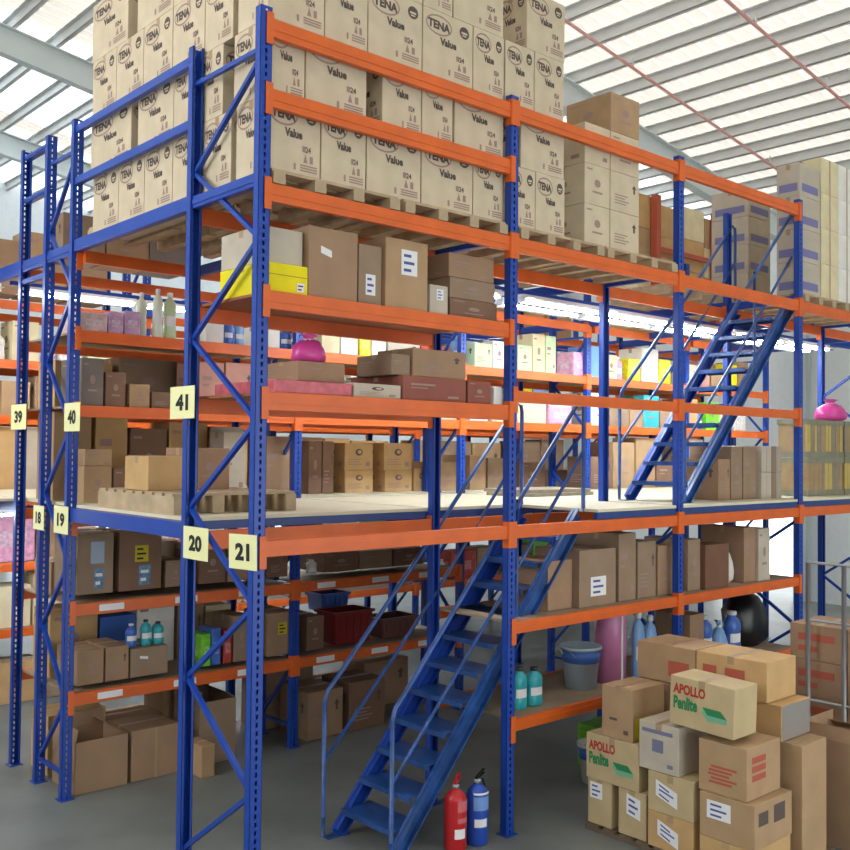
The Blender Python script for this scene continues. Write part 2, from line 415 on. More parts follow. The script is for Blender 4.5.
r1 = thing('pallet_rack', 'front blue and orange pallet rack with plate 21 and the tall carton stack', 'rack')
for i, x in enumerate(GX):
    add_post(r1, x, 0); add_post(r1, x, .914, flip=True)
    if i in (0, 4, 5): braces(r1, x, 0, .914)
    elif i == 3: braces(r1, x, 0, .914, 2.25)
    elif i == 2: braces(r1, x, 0, .914, 2.25)
    xbeam(r1, x, .06, .854, 4.62, .085)
for i in range(5):
    x0, x1 = GX[i], GX[i + 1]
    add_beam(r1, x0, x1, 0, 4.56); add_beam(r1, x0, x1, .914, 4.56, back=True)
    add_beam(r1, x0, x1, 0, 2.34, .10); add_beam(r1, x0, x1, .914, 2.34, .13, back=True)
    if i < 3: add_beam(r1, x0, x1, 0, 5.59)
    if i == 0:
        add_beam(r1, x0, x1, 0, 5.15)
        for z in (3.26, 3.89): add_beam(r1, x0, x1, 0, z); add_beam(r1, x0, x1, .914, z, back=True); board(r1, x0 + .05, x1 - .05, .05, .86, z, mat('orange_shelf_board', (.60, .36, .22), .6, var=.1))
    if i in (1, 2): add_beam(r1, x0, x1, 0, 3.375, .09)
    if i in (1, 2):
        for z in (.86, 1.6): add_beam(r1, x0, x1, 0, z, .09); add_beam(r1, x0, x1, .914, z, .09, back=True); board(r1, x0 + .05, x1 - .05, .05, .86, z)

def deep_rack(name, yf, label, i0, i1, plates=True):
    r = thing(name, label, 'rack'); ya, yb, yc = yf, yf + .58, yf + 1.24
    for i in range(i0, i1 + 1):
        x = GX[i] if i >= 0 else 2.25 * i
        add_post(r, x, ya, 5.655 if i == 0 or 1 else 4.6); add_post(r, x, yb); add_post(r, x, yc, flip=True)
        if i <= 1: braces(r, x, ya, yb + .05)
        else: braces(r, x, ya, yb + .05, 4.4)
        if i == 0:
            for z in (5.6, 5.2, 4.45): xbeam(r, x, yb + .06, yc - .06, z, .045, 'tie_bar')
        xbeam(r, x, ya + .06, yc - .06, 4.62 if 1 else 0, .10)
    for i in range(i0, i1):
        x0, x1 = 2.25 * i, 2.25 * (i + 1)
        for k, z in enumerate(LV):
            if yf < 4 and i >= 2 and k < 2: continue
            add_beam(r, x0, x1, ya, z, .10); add_beam(r, x0, x1, yc, z, .10, back=True)
            if yf < 4 and i < 2 and k < 2:
                for q in (.25, .95, 1.6): MB().box(x0 + q, x0 + q + .22, ya - .009, ya - .005, z - .075, z - .02).build('price_strip', white, r)
            if k < 5 and k != 2: board(r, x0 + .05, x1 - .05, ya + .065, yc - .065, z)
    return r
r2 = deep_rack('pallet_rack', 2.88, 'second blue and orange pallet rack across the walkway, with posts numbered 40 and 39', 0, 5)
r3 = deep_rack('pallet_rack', 6.2, 'third pallet rack seen deep behind the second one, crowded with goods', -1, 5)

# ------------------------------------------------------------------ mezzanine deck (cream boards on blue joists)
dk = thing('mezzanine_deck', 'cream boarded mezzanine walkway on blue joists between the racks', 'platform')
def deck(x0, x1, y0, y1):
    MB().box(x0, x1, y0, y1, 2.405, 2.43).build('deck_board', deckm, dk)
for x0 in (-2.2, 0.03, 2.27, 4.52, 6.77, 9.02): deck(x0, x0 + 2.2, 4.14, 6.15) if 1 else 0
for x0 in (0.03, 2.27, 4.52, 6.77, 9.02): deck(x0, x0 + 2.2, .93, 2.86); deck(x0 + .03, x0 + 2.15, 2.96, 4.10)
deck(3.30, 4.44, .005, .90)
for x0 in (4.56, 6.81, 9.06): deck(x0, x0 + 2.13, .005, .90)
for x in GX:
    MB().box(x - .03, x + .03, .92, 2.87, 2.29, 2.402, .004).build('joist', blue, dk)
    MB().box(x - .03, x + .03, 4.13, 6.19, 2.29, 2.402, .004).build('joist', blue, dk)
for x in (1.12, 3.4, 5.6, 7.9, 10.1): MB().box(x - .025, x + .025, .93, 2.86, 2.30, 2.402).build('joist', dkblue, dk)
for a, b in ((3.30, 4.44), (4.56, 6.69), (6.81, 8.94), (9.06, 11.19)):
    MB().box(a, b, .012, .05, 2.345, 2.403).build('edge_channel', dkblue, dk)
for a in GX[:-1]: MB().box(a + .06, a + 2.19, .925, .96, 2.345, 2.403).build('edge_channel', dkblue, dk)

# upper walkway joists and guard rails at the open end
up = thing('upper_deck_frame', 'blue upper deck joists and double guard rails closing the walkway end at the roof level', 'frame')
for x in GX:
    MB().box(x - .03, x + .03, .92, 2.87, 4.535, 4.635, .004).build('joist', blue, up)
    MB().box(x - .03, x + .03, 4.13, 6.19, 4.515, 4.635, .004).build('joist', blue, up)
for x in (1.12, 3.37, 8.0, 10.1):
    MB().box(x - .025, x + .025, .93, 2.87, 4.47, 4.56).build('joist', dkblue, up)
for z in (5.60, 5.16):
    MB().box(-.03, .015, .915, 2.88, z - .06, z).build('guard_rail', blue, up)
MB().box(2.3, 11, 1.40, 1.44, 4.462, 4.50).build('lamp_rail', blue, up); MB().box(.1, 11, 4.73, 4.77, 4.502, 4.54).build('lamp_rail', blue, up); MB().box(4.5, 11, 4.98, 5.02, 4.502, 4.54).build('lamp_rail', blue, up)
MB().box(-2.2, 8.9, 4.96, 5.04, 2.287, 2.31).build('lamp_rail', blue, dk)
for x0 in GX[:-1]:
    MB().box(x0 + .05, x0 + 2.2, 2.82, 2.87, 4.45, 4.55).build('side_joist', orange, up)

# ------------------------------------------------------------------ number plates
def plate(num, x, y, z, face, w=.13, h=.17, tilt=0):
    lab = {'21': 'pale yellow number plate 21 low on the front corner post', '20': 'pale yellow number plate 20 low on the rear post beside plate 21',
        '41': 'pale yellow number plate 41 high on the post above plate 20', '40': 'pale yellow number plate 40 high on the second rack front post',
        '39': 'pale yellow number plate 39 on the leftmost blue post', '19': 'pale yellow number plate 19 low on the second rack front post',
        '18': 'pale yellow number plate 18 low behind plate 19, mostly hidden by a post'}[num]
    mb = MB().box(-.002, .002, -w / 2, w / 2, -h / 2, h / 2)
    o = mb.build('number_plate', platem); o.location = (x, y, z); o.rotation_euler = (tilt, 0, math.radians(face)); tag(o, lab, 'sign')
    t = MB(); Face((-.002, w / 2, -h / 2), (0, -1, 0), (0, 0, 1), w, h, .0015).text(t, num, .24, .25, .76, .75, .05); t.build('numerals', ink, o)
plate('41', -.046, .92, 3.217, 0, .34, .22)
plate('20', -.046, .705, 2.277, 0, .33, .215)
plate('21', -.046, .115, 2.27, 0, .32, .215, -.03)
plate('40', -.046, 2.80, 3.155, 0, .32, .235)
plate('39', -.046, 4.03, 3.18, 0, .38, .23)
plate('19', -.046, 2.99, 2.30, 0, .30, .23)
plate('18', -.046, 3.49, 2.29, 0, .24, .21)

# ------------------------------------------------------------------ staircases
def staircase(x0, z0, z1, n, label):
    st = thing('staircase', label, 'stairs', (x0, 0, z0)); run = 2.0; H = z1 - z0 - .01; ya, yb = .20, .85
    for y in (ya, yb):
        s = MB(); s.bar((0, y, .01), (run, y, H - .02), .03, .12, (0, 0, 1)); 
        s.bar((-.02, y - .022, .06), (run - .02, y - .022, H + .03), .06, .012); s.bar((.03, y - .022, -.01), (run + .05, y - .022, H - .09), .06, .012)
        s.build('stringer', stairblue if y < .5 else blue, st)
    for k in range(n):
        f = (k + 1) / (n + 1); x = run * f; z = H * f
        t = MB().box(x - .14, x + .14, ya + .02, yb - .02, z - .005, z, .001).box(x - .14, x - .135, ya + .02, yb - .02, z - .04, z - .005).box(x + .135, x + .14, ya + .02, yb - .02, z - .04, z - .005)
        t.build('tread', stairblue, st)
    for y, bx in ((ya - .03, -.03), (yb + .03, -.1)):
        h = MB(); off = 1.02
        h.tube([(bx, y, off * .15), (bx, y, 1.0), (bx + .03, y, 1.09), (bx + .1, y, 1.16), (run * .5, y, H * .5 + off), (run, y, H + off - .08), (run + .05, y, H + off - .1), (run + .06, y, H + off - .16), (run + .06, y, H)], .018, 8)
        r = h.build('handrail', stairblue, st, True)
        MB().tube([(bx, y, .56), (run * .5, y, H * .5 + .5), (run + .06, y, H + .52)], .014, 8).build('mid_rail', stairblue, r, True)
        MB().tube([(bx, y, 0.012), (bx, y, .2)], .016, 8).build('rail_foot', stairblue, r, True)
        for f in ((.62,) if y < .5 else ()):
            MB().tube([(run * f, y, H * f - .02), (run * f, y, H * f + off + .02)], .014, 8).build('baluster', stairblue, r, True)
    for y in (ya, yb):
        MB().box(-.10, .10, y - .04, y + .04, 0, .008).build('foot_plate', stairblue, st)
    return st
staircase(1.25, 0, 2.41, 11, 'lower blue steel staircase with handrails climbing from the floor to the cream deck')
staircase(4.85, 2.43, 4.60, 10, 'upper blue steel staircase climbing from the cream deck to the upper level')

# ------------------------------------------------------------------ pallets and the tall carton stacks
def pallet(x0, x1, y0, y1, z, label, group, m=timber, h=.095):
    w, d = x1 - x0, y1 - y0
    o = thing('wooden_pallet', label, 'pallet', (x0, y0, z), group)
    k = ('pallet', round(w, 2), round(d, 2), h, m.name)
    def stg():
        return MB().box(0, .09, 0, d, 0, h - .02).mesh('bearer', m)
    for i in range(4): link('bearer', key_mesh(k + ('s',), stg), o, ((w - .09) * i / 3, 0, 0))
    nb = max(3, int(d / .15)); bw = d / nb
    for i in range(nb):
        link('deck_slat', key_mesh(k + ('b',), lambda: MB().box(0, w, 0, bw * .72, h - .02, h).mesh('deck_slat', m)), o, (0, bw * i + bw * .14, 0))
    return o
g = 'pallets under the upper carton stacks'; n = 0
PW = {'bay': ['corner bay', 'second bay', 'third bay', 'fourth bay']}
for b, x0 in enumerate((.06, 2.32, 4.57, 6.83)):
    for c in range(2):
        for r_ in range(3):
            if b == 2 and (r_ != 1 or c == 0): continue
            if b == 3 and r_ == 2: continue
            if b == 1 and r_ == 2: continue
            xa = x0 + c * 1.08; y = (-.01, .97, 1.93)[r_]; dd = (.91, .92, .88)[r_]
            pallet(xa, xa + 1.03, y, y + dd, 4.562 if r_ == 0 else 4.638, 'timber pallet on the upper %s, %s, %s' % (PW['bay'][b], ('left half', 'right half')[c], ('front row', 'middle row', 'back row')[r_]), g, timber, .095 if r_ == 0 else .02 if 0 else .095)

Z0, CH = 4.662, .482
layer = ['bottom layer', 'second layer', 'third layer', 'fourth layer', 'top layer']
G = 'printed beige cartons in the tall stack'
# front rows (facing the aisle): per layer the left and right edges
front = {0: [(.055, .47), (.48, .85), (.86, 1.35), (1.36, 1.87), (1.88, 2.2), (2.215, 2.57), (2.58, 2.93)],
    1: [(.055, .34), (.35, .85), (.99, 1.35), (1.36, 1.66), (1.68, 2.2), (2.40, 2.92)],
    2: [(.055, .49), (.50, .85), (.86, 1.35), (1.36, 1.86), (1.87, 2.2), (2.215, 2.55), (2.56, 2.91)],
    3: [(.055, .56), (.57, .85), (.86, 1.35), (1.36, 1.65), (1.66, 2.19), (2.46, 2.92)],
    4: [(.2, .66), (.68, 1.15), (1.2, 1.7), (1.72, 2.12)]}
YF = .075
for l, row in front.items():
    for i, (a, b) in enumerate(row):
        carton(a, b, YF, .36 if b - a > .4 else .40, Z0 + l * (CH + .001), CH, 'beige', 'tena', 'beige printed carton, tall stack %s, %s from the corner along the aisle face' % (layer[l], ORD[i]), G)
side = {0: [(.50, .87), (.88, 1.31), (1.32, 1.76), (1.77, 2.21), (2.22, 2.70)],
    1: [(.62, .96), (.97, 1.31), (1.32, 1.89), (2.01, 2.76)],
    2: [(.50, .87), (.88, 1.34), (1.35, 1.81), (1.82, 2.29), (2.30, 2.75)],
    3: [(.50, .95), (.97, 1.34), (1.35, 1.93), (2.10, 2.77)],
    4: [(.9, 1.3), (1.32, 1.8)]}
for l, row in side.items():
    for i, (a, b) in enumerate(row):
        carton(.055, .46, a, b - a, Z0 + l * (CH + .001), CH, 'beige', 'tena', 'beige printed carton, tall stack %s, %s behind the corner on the stack end' % (layer[l], ORD[i]), G)
for l, (q, e) in enumerate(((.5, 1.02), (.5, 1.02), (.5, .9))):
    carton(q, e, .52, .45, Z0 + l * (CH + .001), CH, 'beige', 'tena', 'beige printed carton in the shaded gap behind the aisle face, %s' % layer[l], G)
# plain carton stack (second group)
g2 = 'plain tan cartons right of the tall stack'
for l in range(5):
    for i, (a, b) in enumerate(((3.19, 3.53), (3.54, 3.95))):
        if l < 3 or (i == 1 and l == 3):
            zz = Z0 + l * .345
            carton(a, b, .075, .5, zz, .343, 'kraft' if l > 2 else 'beige', 'mark', 'plain tan carton on the second upper pallet, %s, %s column' % (layer[l], ('left', 'right')[i]), g2)
carton(3.05, 3.62, .62, .6, Z0 + .0, .55, 'kraft2', 'mark', 'brown carton low behind the plain tan cartons on the upper level', g2)
carton(3.05, 3.62, .62, .6, Z0 + .553, .62, 'kraft2', 'mark', 'tall brown carton standing behind the plain tan cartons', g2)
# third group: printed cartons with blue bands, right
bandm = mat('violet_band', (.46, .46, .64), .6)
g3 = 'cartons with violet bands on the third upper bay'
for l in range(4):
    for i in range(1):
        c_ = carton(7.44, 7.96, 1.02, .5, 4.74 + l * .345, .343, 'pale', 'mark2', 'grey beige carton with violet bands left of the fourth post, %s' % layer[l], g3)
        F, L = faces(.52, .5, .343); s = MB(); F.rect(s, .1, .15, .9, .4); L.rect(s, .1, .15, .9, .4); s.build('violet_band', bandm, c_)
    c_ = carton(6.87, 7.33, .075, .27, 4.662 + l * .36, .358, 'pale', 'mark2', 'pale carton with violet bands directly behind the fourth post, %s' % layer[l], g3)
    F, L = faces(.46, .27, .358); s = MB(); F.rect(s, .1, .15, .9, .4); L.rect(s, .1, .15, .9, .4); s.build('violet_band', bandm, c_)
g4 = 'film-wrapped white cartons on the fourth upper bay'
for l in range(4):
    for i in range(3):
        xa = 7.36 + i * .42
        carton(xa, xa + .415, .075, .5, 4.662 + l * .40, .398, 'white' if i else 'cream', 'tape2', 'pale wrapped carton on the fourth upper bay, %s, %s from its left' % (layer[l], ORD[i]), g4)

GOODS = [
 ('R1G1', 'jug', 'teal', 2.487, 2.639, 0.125, 0.13, 0.862, 0.331, 'turquoise detergent bottle with dark cap', ''),
 ('R1G1', 'jug', 'teal', 2.663, 2.832, 0.125, 0.13, 0.862, 0.305, 'turquoise detergent bottle with dark cap', ''),
 ('R1G1', 'bucket', 'bluew', 3.337, 3.693, 0.175, 0.3, 0.862, 0.362, 'blue and white bucket', ''),
 ('R1G1', 'roll', 'pinkroll', 3.747, 4.067, 0.175, 0.2, 0.862, 0.621, 'tall pink plastic roll', ''),
 ('R1G1', 'jug', 'ltblue', 4.127, 4.279, 0.175, 0.13, 0.862, 0.591, 'light blue bottle pack', ''),
 ('R1G1', 'jug', 'ltblue', 4.311, 4.467, 0.175, 0.13, 0.862, 0.544, 'light blue bottle pack', ''),
 ('R1G1', 'carton', 'kraft2', 4.925, 5.165, 0.175, 0.4, 0.862, 0.496, 'brown carton', 'mark'),
 ('R1G1', 'jug', 'blue', 5.315, 5.506, 0.225, 0.15, 0.862, 0.43, 'dark blue bottle', ''),
 ('R1G1', 'bag', 'ltblue', 5.514, 5.729, 0.175, 0.2, 0.862, 0.358, 'blue plastic bag', ''),
 ('R1G1', 'jug', 'blue', 5.747, 5.978, 0.175, 0.15, 0.862, 0.432, 'blue bottle with white label', ''),
 ('R1G2', 'carton', 'kraft2', 2.869, 3.178, 0.175, 0.4, 1.602, 0.407, 'brown carton behind the stairs', ''),
 ('R1G2', 'carton', 'kraft3', 3.186, 3.679, 0.105, 0.5, 1.602, 0.481, 'brown carton with white sheet', 'lab_low'),
 ('R1G2', 'carton', 'kraft3', 3.747, 3.994, 0.125, 0.5, 1.602, 0.594, 'tall grey brown carton', 'mark'),
 ('R1G2', 'carton', 'kraft3', 4.024, 4.297, 0.125, 0.5, 1.602, 0.508, 'grey brown carton', 'mark'),
 ('R1G2', 'carton', 'kraft2', 4.328, 4.582, 0.125, 0.5, 1.602, 0.456, 'brown carton', 'mark'),
 ('R1G2', 'carton', 'kraft3', 4.811, 5.023, 0.125, 0.5, 1.602, 0.486, 'grey brown carton', 'mark'),
 ('R1G2', 'carton', 'brown2', 5.031, 5.448, 0.075, 0.5, 1.602, 0.426, 'dark brown carton with plain face', ''),
 ('R1G2', 'bag', 'white', 5.568, 5.756, 0.125, 0.2, 1.602, 0.388, 'clear white plastic bag', ''),
 ('R1G2', 'carton', 'kraft2', 5.813, 6.036, 0.125, 0.5, 1.602, 0.557, 'tall narrow brown carton', 'mark'),
 ('R1G2', 'carton', 'pale', 6.044, 6.274, 0.095, 0.5, 1.602, 0.538, 'tall narrow pale carton', 'mark'),
 ('R1S1', 'pack', 'pinkred', 0.146, 0.755, 0.075, 0.75, 3.262, 0.086, 'flat pink film-wrapped bundle', ''),
 ('R1S1', 'carton', 'kraft2', 0.42, 0.808, 0.225, 0.4, 3.361, 0.132, 'worn brown carton lying on the pink bundle', 'mark'),
 ('R1S1', 'carton', 'pale', 0.771, 1.185, 0.075, 0.5, 3.262, 0.097, 'beige carton with round printed mark', 'logoC'),
 ('R1S1', 'carton', 'kraft3', 1.143, 1.312, 0.125, 0.4, 3.438, 0.148, 'small grey carton on long red one', 'mark'),
 ('R1S1', 'carton', 'redbrown', 1.204, 1.82, 0.075, 0.6, 3.262, 0.174, 'long dark red carton with arrow mark', 'mark'),
 ('R1S1', 'carton', 'kraft2', 1.32, 1.846, 0.105, 0.4, 3.438, 0.201, 'wide brown carton on long red one', 'mark'),
 ('R1S1', 'carton', 'redbrown', 1.841, 2.085, 0.075, 0.6, 3.262, 0.17, 'short dark red carton beside the long one', 'mark'),
 ('R1S1', 'carton', 'white', 2.118, 2.251, 0.075, 0.2, 3.262, 0.129, 'small white carton beside the orange-topped post', ''),
 ('R1S2', 'carton', 'yellow', 0.06, 0.385, 0.075, 0.55, 3.892, 0.192, 'bright yellow carton with white corner label', 'lab_corner'),
 ('R1S2', 'carton', 'pale', 0.066, 0.377, 0.125, 0.5, 4.086, 0.235, 'pale film-wrapped carton lying on the yellow carton', ''),
 ('R1S2', 'carton', 'kraft2', 0.39, 0.791, 0.075, 0.55, 3.892, 0.473, 'large plain brown carton with torn white patch', 'patch'),
 ('R1S2', 'carton', 'kraft3', 0.824, 1.026, 0.105, 0.5, 3.892, 0.421, 'narrow brown carton with white address sheet', 'lab_low'),
 ('R1S2', 'carton', 'kraft', 1.037, 1.427, 0.075, 0.5, 3.892, 0.497, 'tall brown carton with square white sheet', 'lab_top'),
 ('R1S2', 'carton', 'pale', 1.451, 1.628, 0.075, 0.35, 3.892, 0.215, 'small pale carton with white sheet', 'lab_top'),
 ('R1S2', 'carton', 'kraft2', 1.682, 2.158, 0.125, 0.5, 4.201, 0.178, 'flat carton, topmost of three stacked', 'mark'),
 ('R1S2', 'carton', 'kraft3', 1.694, 2.171, 0.125, 0.5, 4.046, 0.153, 'flat carton, middle of three stacked', 'mark'),
 ('R1S2', 'carton', 'brown', 1.696, 2.195, 0.125, 0.5, 3.892, 0.152, 'flat carton, lowest of three stacked', 'mark'),
 ('R2F', 'carton_open', 'kraft2', 0.093, 0.553, 2.93, 0.5, 0.002, 0.434, 'open brown carton with raised flaps', ''),
 ('R2F', 'carton', 'kraft2', 0.588, 1.047, 2.93, 0.5, 0.002, 0.439, 'closed brown carton', 'tape2'),
 ('R2F', 'carton', 'kraft', 1.103, 1.232, 2.63, 0.3, 0.002, 0.282, 'low tan carton', ''),
 ('R2F', 'carton_open', 'kraft3', 1.255, 1.633, 2.95, 0.5, 0.002, 0.571, 'open grey brown carton', ''),
 ('R2F', 'carton', 'kraft2', 2.455, 2.891, 2.95, 0.5, 0.002, 0.475, 'plain brown carton', 'mark'),
 ('R2F', 'carton', 'brown', 2.98, 3.448, 2.95, 0.5, 0.002, 0.496, 'dark brown carton', 'mark'),
 ('R2G1', 'carton', 'kraft2', 0.104, 0.331, 2.95, 0.45, 0.902, 0.288, 'brown carton with open top', 'mark'),
 ('R2G1', 'carton', 'kraft2', 0.348, 0.557, 2.95, 0.45, 0.902, 0.292, 'brown carton', 'mark'),
 ('R2G1', 'jug', 'blue', 0.567, 0.679, 3.0, 0.14, 1.151, 0.207, 'blue plastic bottle standing on a carton', ''),
 ('R2G1', 'carton', 'kraft3', 0.575, 0.926, 2.95, 0.45, 0.902, 0.247, 'grey brown carton with white and black print', 'patch'),
 ('R2G1', 'jug', 'teal', 0.707, 0.812, 3.0, 0.16, 1.151, 0.227, 'teal plastic jug standing on a carton', ''),
 ('R2G1', 'jug', 'teal', 0.822, 0.938, 3.0, 0.16, 1.151, 0.197, 'teal plastic jug standing on a carton', ''),
 ('R2G1', 'pack', 'green', 1.264, 1.357, 2.95, 0.25, 0.902, 0.296, 'bright green pack', ''),
 ('R2G1', 'pack', 'blue', 1.367, 1.461, 2.95, 0.25, 0.902, 0.339, 'blue pack', ''),
 ('R2G1', 'pack', 'red', 1.493, 1.578, 2.95, 0.25, 0.902, 0.307, 'dark red pack', ''),
 ('R2G1', 'carton', 'kraft3', 1.598, 1.772, 2.95, 0.4, 0.902, 0.431, 'grey brown carton', 'mark'),
 ('R2G1', 'carton', 'kraft2', 1.973, 2.298, 2.95, 0.45, 0.902, 0.414, 'brown carton with small yellow label', 'lab_yel'),
 ('R2G1', 'carton', 'brown', 2.431, 2.639, 2.95, 0.45, 0.902, 0.334, 'dark brown carton', 'mark'),
 ('R2G1', 'basket', 'maroon', 2.777, 3.288, 2.95, 0.35, 0.902, 0.324, 'maroon plastic basket', ''),
 ('R2G1', 'basket', 'blue', 3.009, 3.389, 3.5, 0.3, 1.152, 0.182, 'blue plastic basin behind the maroon basket', ''),
 ('R2G1', 'basket', 'brownred', 3.398, 3.908, 2.95, 0.35, 0.902, 0.197, 'brown plastic basket', ''),
 ('R2G2', 'carton', 'kraft3', 0.085, 0.401, 2.95, 0.5, 1.662, 0.515, 'large brown carton with pale blue sheet', 'lab_top poster'),
 ('R2G2', 'carton', 'brown', 0.455, 0.849, 2.95, 0.5, 1.662, 0.513, 'large dark brown carton with yellow sheet', 'lab_yel poster'),
 ('R2G2', 'carton', 'kraft3', 0.893, 1.09, 2.95, 0.5, 1.662, 0.236, 'grey brown carton', 'mark'),
 ('R2G2', 'carton', 'brown', 1.229, 1.501, 2.95, 0.5, 1.662, 0.35, 'dark brown carton', 'mark'),
 ('R2G2', 'carton', 'kraft2', 1.523, 1.739, 2.95, 0.5, 1.662, 0.298, 'brown carton', 'mark'),
 ('R2G2', 'carton', 'brown', 1.963, 2.194, 2.95, 0.5, 1.662, 0.262, 'dark brown carton', 'mark'),
 ('R2G2', 'jug', 'white', 2.459, 2.581, 2.95, 0.12, 1.662, 0.135, 'white plastic bottle', ''),
 ('R2G2', 'carton', 'brown', 2.63, 3.065, 2.95, 0.5, 1.662, 0.196, 'dark brown carton', 'mark'),
 ('R2G2', 'carton', 'kraft3', 3.091, 3.526, 2.95, 0.5, 1.662, 0.189, 'grey brown carton', 'mark'),
 ('R2G2', 'carton', 'brown', 3.554, 3.986, 2.95, 0.5, 1.662, 0.183, 'dark brown carton', 'mark'),
 ('R2M', 'carton', 'kraft', 0.176, 0.426, 3.07, 0.3, 2.432, 0.313, 'tan carton', 'mark'),
 ('R2M', 'carton', 'kraft', 0.181, 0.423, 3.07, 0.3, 2.747, 0.145, 'tan carton stacked on another', 'mark'),
 ('R2M', 'carton', 'brown', 0.445, 0.687, 3.07, 0.3, 2.432, 0.294, 'brown carton', 'mark'),
 ('R2M', 'carton', 'kraft', 0.704, 0.996, 3.07, 0.3, 2.432, 0.41, 'tan carton', 'mark'),
 ('R2M', 'carton', 'kraft3', 1.36, 1.541, 3.12, 0.27, 2.432, 0.46, 'grey brown carton', 'mark'),
 ('R2M', 'carton', 'pale', 1.56, 1.803, 3.12, 0.27, 2.432, 0.636, 'tall pale carton', 'mark'),
 ('R2M', 'carton', 'kraft2', 1.985, 2.314, 3.12, 0.27, 2.432, 0.605, 'tall dark tan carton', 'mark'),
 ('R2M', 'carton', 'brown', 2.841, 3.013, 3.54, 0.5, 2.432, 0.567, 'narrow brown carton', 'mark'),
 ('R2M', 'carton', 'brown', 3.026, 3.174, 3.54, 0.5, 2.432, 0.57, 'narrow dark brown carton', 'mark'),
 ('R2M', 'carton', 'tan', 3.325, 3.722, 3.54, 0.5, 2.685, 0.301, 'printed tan carton, upper of a pair', 'logoC'),
 ('R2M', 'carton', 'tan', 3.33, 3.727, 3.54, 0.5, 2.432, 0.251, 'printed tan carton, lower of a pair', 'logoC'),
 ('R2M', 'carton', 'tan', 3.884, 4.309, 3.54, 0.5, 2.682, 0.311, 'printed tan carton, upper of a pair', 'logoC'),
 ('R2M', 'carton', 'tan', 3.903, 4.313, 3.54, 0.5, 2.432, 0.248, 'printed tan carton, lower of a pair', 'logoC'),
 ('R2M', 'carton', 'tan', 4.344, 4.565, 3.54, 0.5, 2.432, 0.27, 'tan carton', 'logoC'),
 ('R2M', 'carton', 'kraft', 4.726, 5.058, 3.54, 0.5, 2.432, 0.341, 'tan carton', 'mark'),
 ('R2M', 'carton', 'kraft', 5.262, 5.544, 3.54, 0.5, 2.432, 0.428, 'tan carton', 'mark'),
 ('R2M', 'carton', 'kraft3', 5.58, 5.871, 3.54, 0.5, 2.432, 0.392, 'grey brown carton', 'mark'),
 ('R2M', 'carton', 'brown', 6.172, 6.662, 3.54, 0.5, 2.432, 0.341, 'brown carton', 'mark'),
 ('R2M', 'carton', 'kraft3', 6.703, 7.348, 3.54, 0.5, 2.432, 0.233, 'grey brown carton', 'mark'),
 ('R2S1', 'carton', 'grey', 0.09, 0.283, 2.95, 0.45, 3.262, 0.404, 'dark grey brown carton', 'mark'),
 ('R2S1', 'carton', 'brown', 0.303, 0.484, 2.95, 0.45, 3.262, 0.297, 'dark brown carton', 'mark'),
 ('R2S1', 'carton', 'kraft', 0.523, 0.71, 2.95, 0.45, 3.262, 0.205, 'tan carton', 'mark'),
 ('R2S1', 'carton', 'brown', 0.731, 0.963, 2.95, 0.45, 3.262, 0.145, 'low brown carton', 'mark'),
 ('R2S1', 'carton', 'redw', 1.2, 1.45, 2.95, 0.45, 3.262, 0.447, 'white and red striped carton', 'mark'),
 ('R2S1', 'carton', 'redw', 1.471, 1.776, 2.95, 0.45, 3.262, 0.458, 'red and white striped carton', 'mark'),
 ('R2S1', 'carton', 'brown', 1.866, 2.212, 2.95, 0.45, 3.262, 0.437, 'brown carton', 'mark'),
 ('R2S1', 'bag', 'magenta', 2.276, 2.457, 2.95, 0.2, 3.262, 0.168, 'magenta plastic bag', ''),
 ('R2S1', 'carton', 'cream', 2.874, 3.59, 2.95, 0.5, 3.262, 0.058, 'long low cream carton', ''),
 ('R2S1', 'carton', 'cream', 4.177, 4.55, 2.95, 0.4, 3.262, 0.097, 'low cream carton', ''),
 ('R2S1', 'carton', 'white', 4.678, 4.974, 2.95, 0.4, 3.262, 0.137, 'low white carton', ''),
 ('R2S1', 'carton', 'cream', 5.041, 5.28, 2.95, 0.4, 3.262, 0.149, 'low cream carton', ''),
 ('R2S1', 'carton', 'cream', 5.489, 6.0, 2.95, 0.4, 3.262, 0.256, 'cream carton', ''),
 ('R2S1', 'pack', 'pink', 6.057, 6.502, 2.95, 0.3, 3.262, 0.24, 'pink tissue pack', ''),
 ('R2S2', 'pack', 'reddot', 0.065, 0.311, 2.95, 0.4, 3.892, 0.167, 'white and red printed pack', ''),
 ('R2S2', 'pack', 'lilac', 0.32, 0.456, 2.95, 0.4, 3.892, 0.188, 'lilac tissue pack', ''),
 ('R2S2', 'pack', 'lilac', 0.465, 0.613, 2.95, 0.4, 3.892, 0.212, 'lilac tissue pack', ''),
 ('R2S2', 'jug', 'whiteg', 0.639, 0.739, 3.05, 0.14, 3.892, 0.409, 'white plastic bottle with green tint', ''),
 ('R2S2', 'jug', 'whiteg', 0.747, 0.848, 2.95, 0.14, 3.892, 0.443, 'tall white plastic bottle with green tint', ''),
 ('R2S2', 'jug', 'greenw', 0.859, 0.986, 2.95, 0.14, 3.892, 0.423, 'pale green plastic bottle', ''),
 ('R2S2', 'carton', 'white', 1.255, 1.443, 2.95, 0.4, 3.892, 0.192, 'white carton', ''),
 ('R2S2', 'jug', 'blue', 1.464, 1.572, 2.95, 0.12, 3.892, 0.227, 'blue plastic bottle', ''),
 ('R2S2', 'jug', 'ltblue', 1.583, 1.692, 2.95, 0.12, 3.892, 0.22, 'light blue plastic bottle', ''),
 ('R2S2', 'carton', 'white', 1.86, 2.065, 2.95, 0.4, 3.892, 0.212, 'white carton', ''),
 ('R2S2', 'jug', 'blue', 2.1, 2.254, 2.95, 0.14, 3.892, 0.212, 'blue plastic bottle', ''),
